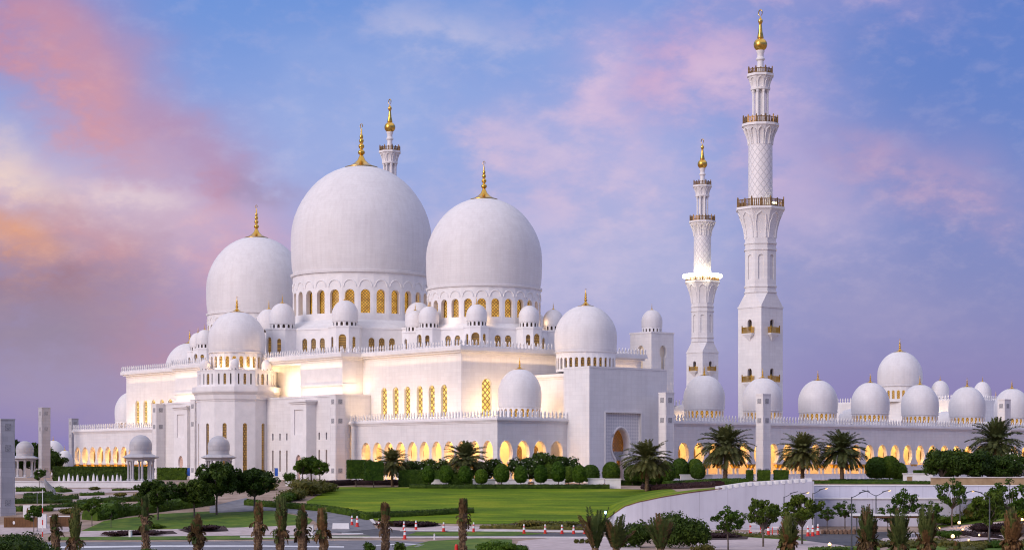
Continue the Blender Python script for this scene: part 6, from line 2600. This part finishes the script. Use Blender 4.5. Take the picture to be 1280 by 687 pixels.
# ------------------------------------------------------------------ street furniture
def lamp_post(px, py, h, arms, lit, label, ang=0.0):
    p = at(px, min(py, 690))
    e = empty('street_lamp', p)
    tag(e, label, 'street lamp', 'street lamps before the retaining wall')
    e.rotation_euler = (0, 0, ang)
    mb = MB()
    mb.lathe([(0.16, -0.3), (0.16, 0.5), (0.09, 0.6), (0.075, h)], 10)
    mb.build('pole', MAT['steel'], e)
    for s, on in zip(arms, lit):
        ar = MB()
        ar.tube([(0, 0, h - 0.1), (s * 0.4, 0, h + 0.05), (s * 1.1, 0, h + 0.45)], [0.05, 0.05, 0.045], 6)
        a = ar.build('arm', MAT['steel'], e)
        hd = MB()
        hd.loft([[(s * x, y, z + x * 0.32) for x, y, z in ((0.9, -0.14, h + 0.12), (0.9, 0.14, h + 0.12), (0.9, 0.14, h + 0.24), (0.9, -0.14, h + 0.24))],
                 [(s * x, y, z + x * 0.32) for x, y, z in ((2.0, -0.18, h + 0.05), (2.0, 0.18, h + 0.05), (2.0, 0.18, h + 0.15), (2.0, -0.18, h + 0.15))]])
        hd.build('lamp_head', MAT['steel'], e)
        if on:
            lm = MB()
            lm.ico((s * 1.9, 0, h + 0.66), 0.2, sub=1, sc=(1.3, 1, 0.6))
            lm.build('lamp', MAT['lamp_warm'], e)


lamp_post(980, 664, 5.1, (1,), (0,), 'dark unlit lamp post left of the largest green tree')
lamp_post(993, 668, 5.4, (1,), (1,), 'lit lamp post rising out of the largest green tree')
lamp_post(1016, 667, 5.9, (1,), (1,), 'lit lamp post beside the wall corner')
lamp_post(1064.5, 689, 6.6, (1,), (0,), 'nearest lamp post, tall and unlit, before the dark parking area')
lamp_post(1095, 668, 5.7, (1, -1), (1, 0), 'double armed lamp post above the parking area, right lamp lit')
lamp_post(1237, 684, 6.4, (-1,), (0,), 'unlit lamp post before the dense green tree at right')
lamp_post(1200, 658, 4.6, (1,), (1,), 'lit lamp post half hidden in the sparse tree')


def path_light():
    e = empty('path_light', (0, 0, 0))
    tag(e, None, 'path light')
    mb = MB()
    mb.lathe([(0.1, -0.2), (0.08, 0.42), (0.14, 0.42), (0.14, 0.46)], 10)
    mb.build('post', MAT['steel'], e)
    lm = MB()
    lm.ico((0, 0, 0.6), 0.2, sub=2)
    lm.build('globe', MAT['lamp_warm'], e)
    return e


for i, (px, py) in enumerate(((1174, 664), (1199, 660), (1203.5, 667), (1191, 678), (1224, 672.5), (1236, 675), (1211, 679), (1223, 683), (1271, 666), (1277.5, 655), (1268, 686.5), (1037, 686.5), (1214, 685))):
    put('plight', path_light, ('path light at the left start of the winding path', 'large path light on the upper bend', 'path light inside the upper bend', 'brightest path light at the lower bend', 'path light right of the bend',
                               'path light near the end of the winding path', 'path light on the lower edge of the path', 'lower path light in the brown shrubs', 'path light at the right edge among dark shrubs',
                               'path light at the right edge below the wall', 'lowest path light at the right edge', 'path light alone below the parking area', 'path light at the bottom edge')[i],
        at(px, py), (0.8, 1.25, 0.95, 1.35, 0.7, 0.7, 0.7, 0.8, 0.9, 1.2, 0.9, 1.1, 0.7)[i], 0, 'glowing path lights')
    if i in (1, 3, 9, 11):
        l = bpy.data.lights.new('path_lamp', 'POINT')
        l.energy = 60
        l.color = WARM
        l.shadow_soft_size = 0.2
        o = bpy.data.objects.new('path_lamp', l)
        o.location = at(px, py) + Vector((0, -0.3, 1.0))
        C.objects.link(o)


def cone():
    e = empty('traffic_cone', (0, 0, 0))
    tag(e, None, 'traffic cone')
    b = MB()
    b.box(-0.22, 0.22, -0.22, 0.22, 0, 0.08)
    b.build('base', MAT['red'], e)
    c = MB()
    c.lathe([(0.20, 0.08), (0.17, 0.5)], 12, m=0)
    c.lathe([(0.172, 0.5), (0.135, 0.82)], 12, m=1)
    c.lathe([(0.137, 0.82), (0.12, 0.98)], 12, m=0)
    c.lathe([(0.121, 0.98), (0.09, 1.25)], 12, m=1)
    c.build('body', [MAT['red'], MAT['white']], e)
    return e


for i, (px, py, s) in enumerate(((440, 656, 1.1), (446.5, 658, 1.2), (474, 659, 1.0), (505, 663, 1.1), (520, 663, 1.1), (554.5, 664.5, 1.1), (592, 665, 1.05), (506, 673.5, 1.15), (655, 666.5, 1.1), (681.5, 666.5, 1.05), (702.5, 667, 1.1), (717, 667, 1.1), (731, 667, 1.05),
                                (938, 667, 1.2), (960.5, 668, 1.1), (1010, 670, 1.2), (1016, 670, 1.2), (1022.5, 668.5, 1.2))):
    put('cone', cone, ('traffic cone beside the white barrier, left one', 'traffic cone beside the white barrier, right one', 'traffic cone just left of the brown stump', 'traffic cone just right of the brown stump',
                       'traffic cone below the dark reddish shrub', 'traffic cone left of the tallest stump', 'traffic cone right of the tallest stump', 'nearest traffic cone, on the road island',
                       'traffic cone at the left end of the lower lawn shrubs', 'traffic cone amid the lower lawn shrubs', 'third traffic cone from the left plume palm', 'second traffic cone from the left plume palm', 'traffic cone closest to the left plume palm',
                       'traffic cone at the red barrier before the curved wall', 'traffic cone between the two airy trees', 'leftmost of three cones by the lamp post', 'middle of three cones by the lamp post', 'rightmost of three cones by the lamp post')[i],
        at(px, py), s, i, 'red and white traffic cones')


def furniture(name, label, cat, p, parts, rz=0.0):
    e = empty(name, p, rz)
    tag(e, label, cat)
    for pn, mat, fn in parts:
        mb = MB()
        fn(mb)
        mb.build(pn, MAT[mat], e)
    return e


p = at(426, 661)
furniture('road_barrier', 'white block barrier across the driveway mouth', 'barrier', p, [('block', 'white', lambda m: m.loft([[(-1.25, -0.3, 0), (1.25, -0.3, 0), (1.25, 0.3, 0), (-1.25, 0.3, 0)], [(-1.2, -0.16, 0.9), (1.2, -0.16, 0.9), (1.2, 0.16, 0.9), (-1.2, 0.16, 0.9)]])),
                                                                                         ('foot', 'kerb', lambda m: m.box(-1.3, 1.3, -0.36, 0.36, -0.2, 0.14))])
p = at(388, 668)
furniture('gate_pillar', 'white square pillar at the driveway mouth', 'pillar', p, [('shaft', 'white', lambda m: m.box(-0.42, 0.42, -0.42, 0.42, -0.2, 1.35)), ('cap', 'kerb', lambda m: m.box(-0.48, 0.48, -0.48, 0.48, 1.35, 1.47))])
p = at(163, 671)
furniture('stone_bollard', 'short white bollard among dark shrubs at left', 'bollard', p, [('shaft', 'white', lambda m: m.lathe([(0.26, -0.2), (0.25, 0.85)], 12)), ('cap', 'kerb', lambda m: m.lathe([(0.28, 0.85), (0.28, 0.92), (0.1, 1.0)], 12))])
p = at(543, 674)
furniture('stone_bollard', 'slim white bollard on the grass island', 'bollard', p, [('shaft', 'white', lambda m: m.lathe([(0.12, -0.2), (0.1, 0.75)], 10)), ('cap', 'kerb', lambda m: m.lathe([(0.13, 0.75), (0.05, 0.85)], 10))])
p = spot(570.5, 228)
furniture('road_post', 'red road post just left of the tallest stump', 'post', p, [('shaft', 'red', lambda m: m.lathe([(0.22, -0.2), (0.21, 0.85), (0.13, 1.02), (0.02, 1.06)], 12)), ('foot', 'red', lambda m: m.lathe([(0.3, -0.1), (0.3, 0.08)], 12))])
p = at(757, 660)
furniture('signal_lamp', 'signal lamp glowing cyan between the feathery palms', 'signal', p, [('pole', 'steel', lambda m: m.lathe([(0.07, -0.2), (0.06, 2.2)], 8)), ('housing', 'steel', lambda m: m.box(-0.2, 0.2, -0.12, 0.14, 1.9, 2.7)),
                                                                                             ('lamp', 'lamp_cool', lambda m: m.ico((0, -0.16, 2.35), 0.2, sub=2))])
p = at(944, 668)
furniture('barricade', 'red and white barricade frame before the curved wall', 'barrier', p, [('frame', 'red', lambda m: [m.box(x - 0.05, x + 0.05, -0.05, 0.05, 0, 1.7) for x in (-0.75, 0.75)]),
                                                                                             ('rail', 'white', lambda m: [m.box(-0.8, 0.8, -0.07, -0.05, z, z + 0.16) for z in (0.5, 1.5)])])
p = at(969, 668)
furniture('barricade', 'small red and white barricade trestle right of the cone', 'barrier', p, [('frame', 'red', lambda m: [m.tube([(x, y * 0.3, 0), (x, 0, 1.2)], 0.05, 6) for x in (-0.4, 0.4) for y in (-1, 1)]),
                                                                                                ('rail', 'white', lambda m: m.box(-0.5, 0.5, -0.06, 0.06, 0.95, 1.2))])
# canopy over the checkpoint
p = at(1111, 668)
furniture('checkpoint_canopy', 'flat white canopy on thin posts at the parking entrance', 'canopy', p, [('roof', 'white', lambda m: m.box(-5.4, 5.2, -1.4, 1.4, 2.75, 3.05)), ('fascia', 'brown', lambda m: m.box(-5.0, 4.9, -1.2, 1.2, 2.45, 2.75)),
                                                                                                       ('post', 'steel', lambda m: m.lathe([(0.09, -0.2), (0.09, 2.5)], 8, (-4.6, 0))), ('post', 'steel', lambda m: m.lathe([(0.09, -0.2), (0.09, 2.5)], 8, (4.4, 0)))])
# dry stone edging
rnd = random.Random(4)
for i, px in enumerate((1029, 1034.5, 1040, 1045.5, 1051, 1056.5, 1062, 1067.5, 1073)):
    mb = MB()
    mb.ico((0, 0, 0.3), 0.5, sub=2, jit=0.16, rnd=rnd, sc=(0.75, 0.7, 0.85))
    o = mb.build('edging_rock', MAT['rock'], None, loc=at(px, 667.5))
    tag(o, 'brown rock in the row edging the parking area', 'rock', 'brown edging rocks')
# low slatted wall by the parking exit
p = at(1143, 672)
furniture('ramp_wall', 'low white slatted wall beside the parking exit', 'wall', p, [('wall', 'white', lambda m: m.box(-1.6, 1.6, -0.15, 0.15, -0.3, 0.75)), ('slat', 'steel', lambda m: [m.box(-1.4 + 0.35 * k, -1.25 + 0.35 * k, -0.18, -0.16, 0.15, 0.6) for k in range(9)])], R(35))
# signs and boxes on the left
p = at(35, 647)
furniture('sign_board', 'white upright sign panel with a brown emblem at left', 'sign', p, [('panel', 'white', lambda m: m.box(-0.72, 0.72, -0.2, 0.2, -0.2, 2.0)),
                                                                                           ('emblem', 'brown', lambda m: m.outline([(-0.12, 0.55), (0.12, 0.55), (0.20, 1.0), (0.06, 1.35), (0.1, 1.7), (-0.08, 1.5), (-0.2, 1.0)], lambda x, z, d: (x, -0.23 + d, z), 0.03))])
p = at(53, 660)
furniture('sign_board', 'smaller white box panel right of the emblem sign', 'sign', p, [('panel', 'white', lambda m: m.box(-0.6, 0.6, -0.3, 0.3, -0.2, 2.1)), ('foot', 'kerb', lambda m: m.box(-0.7, 0.7, -0.4, 0.4, -0.2, 0.12))])
p = at(25, 659)
furniture('board_fence', 'brown board fence with a pale round mark at lower left', 'fence', p, [('boards', 'brown', lambda m: [m.box(-2.4 + 0.4 * k, -2.02 + 0.4 * k, -0.05, 0.05, -0.2, 1.55) for k in range(14)]),
                                                                                               ('mark', 'white', lambda m: m.outline([(-0.9 + 0.17 * math.cos(2 * PI * k / 14), 0.75 + 0.26 * math.sin(2 * PI * k / 14)) for k in range(14)], lambda x, z, d: (x, -0.08 + d, z), 0.03))])
p = at(74, 658)
furniture('board_fence', 'second brown board fence right of the box panel', 'fence', p, [('boards', 'brown', lambda m: [m.box(-1.4 + 0.4 * k, -1.02 + 0.4 * k, -0.05, 0.05, -0.2, 1.5) for k in range(8)]), ('coping', 'white', lambda m: m.box(-1.5, 1.9, -0.1, 0.1, 1.5, 1.62))])
p = at(53.2, 676)
furniture('boom_pole', 'thin red and white raised boom pole at left', 'pole', p, [('pole', 'white', lambda m: m.lathe([(0.07, 0), (0.05, 7.0)], 8)), ('band', 'red', lambda m: [m.lathe([(0.078, z), (0.074, z + 0.7)], 8) for z in (0.6, 2.2, 3.8)])])
p = at(46.5, 664)
furniture('flag_pole', 'thin grey pole left of the boom pole', 'pole', p, [('pole', 'grey', lambda m: m.lathe([(0.05, 0), (0.04, 5.6)], 8)), ('base', 'grey', lambda m: m.lathe([(0.14, -0.1), (0.12, 0.2)], 8))])
p = at(62, 617)
furniture('leaning_sculpture', 'leaning grey sculpture like a drop before the left pylon', 'sculpture', p, [('body', 'grey', lambda m: m.tube([(0.55, 0, -0.3), (0.3, 0, 0.5), (-0.3, 0, 1.3), (-0.75, 0, 2.1), (-0.9, 0, 2.7)], [0.75, 0.7, 0.55, 0.3, 0.06], 12)),
                                                                                                          ('foot', 'kerb', lambda m: m.lathe([(0.9, -0.5), (0.9, 0.05)], 16, (0.55, 0)))])
for px, py, lab in ((361, 607.5, 'small white sign box on the grass beside the driveway, farther one'), (369, 613, 'small white sign box beside the driveway, nearer one')):
    p = at(px, py)
    furniture('sign_box', lab, 'sign', p, [('box', 'white', lambda m: m.box(-0.58, 0.58, -0.2, 0.2, 0.1, 0.95)), ('foot', 'kerb', lambda m: m.box(-0.4, 0.4, -0.15, 0.15, -0.2, 0.1))])
for px, Y, lab in ((345.5, 400, 'small blue banner before the front block'), (235.5, 412, 'small blue banner left of the apse tower')):
    p = spot(px, Y)
    furniture('banner_stand', lab, 'banner', p, [('cloth', 'blue', lambda m: m.box(-0.32, 0.32, -0.04, 0.04, 0.9, 2.6)), ('pole', 'steel', lambda m: m.lathe([(0.05, -0.2), (0.05, 2.7)], 8, (-0.36, 0)))])
p = at(255, 628)
furniture('sign_box', 'white block at the foot of the dark garden trees', 'sign', p, [('box', 'white', lambda m: m.box(-1.0, 1.0, -0.3, 0.3, -0.2, 1.4)), ('cap', 'kerb', lambda m: m.box(-1.1, 1.1, -0.4, 0.4, 1.4, 1.5))])
for px, Y, lab in ((1137, 331, 'small lit niche box on the terrace hedge'),):
    p = spot(px, 325)
    furniture('lantern_box', lab, 'lantern', p, [('body', 'tan', lambda m: m.box(-0.4, 0.4, -0.3, 0.3, -0.2, 1.2)), ('cap', 'kerb', lambda m: m.box(-0.48, 0.48, -0.38, 0.38, 1.2, 1.3))])
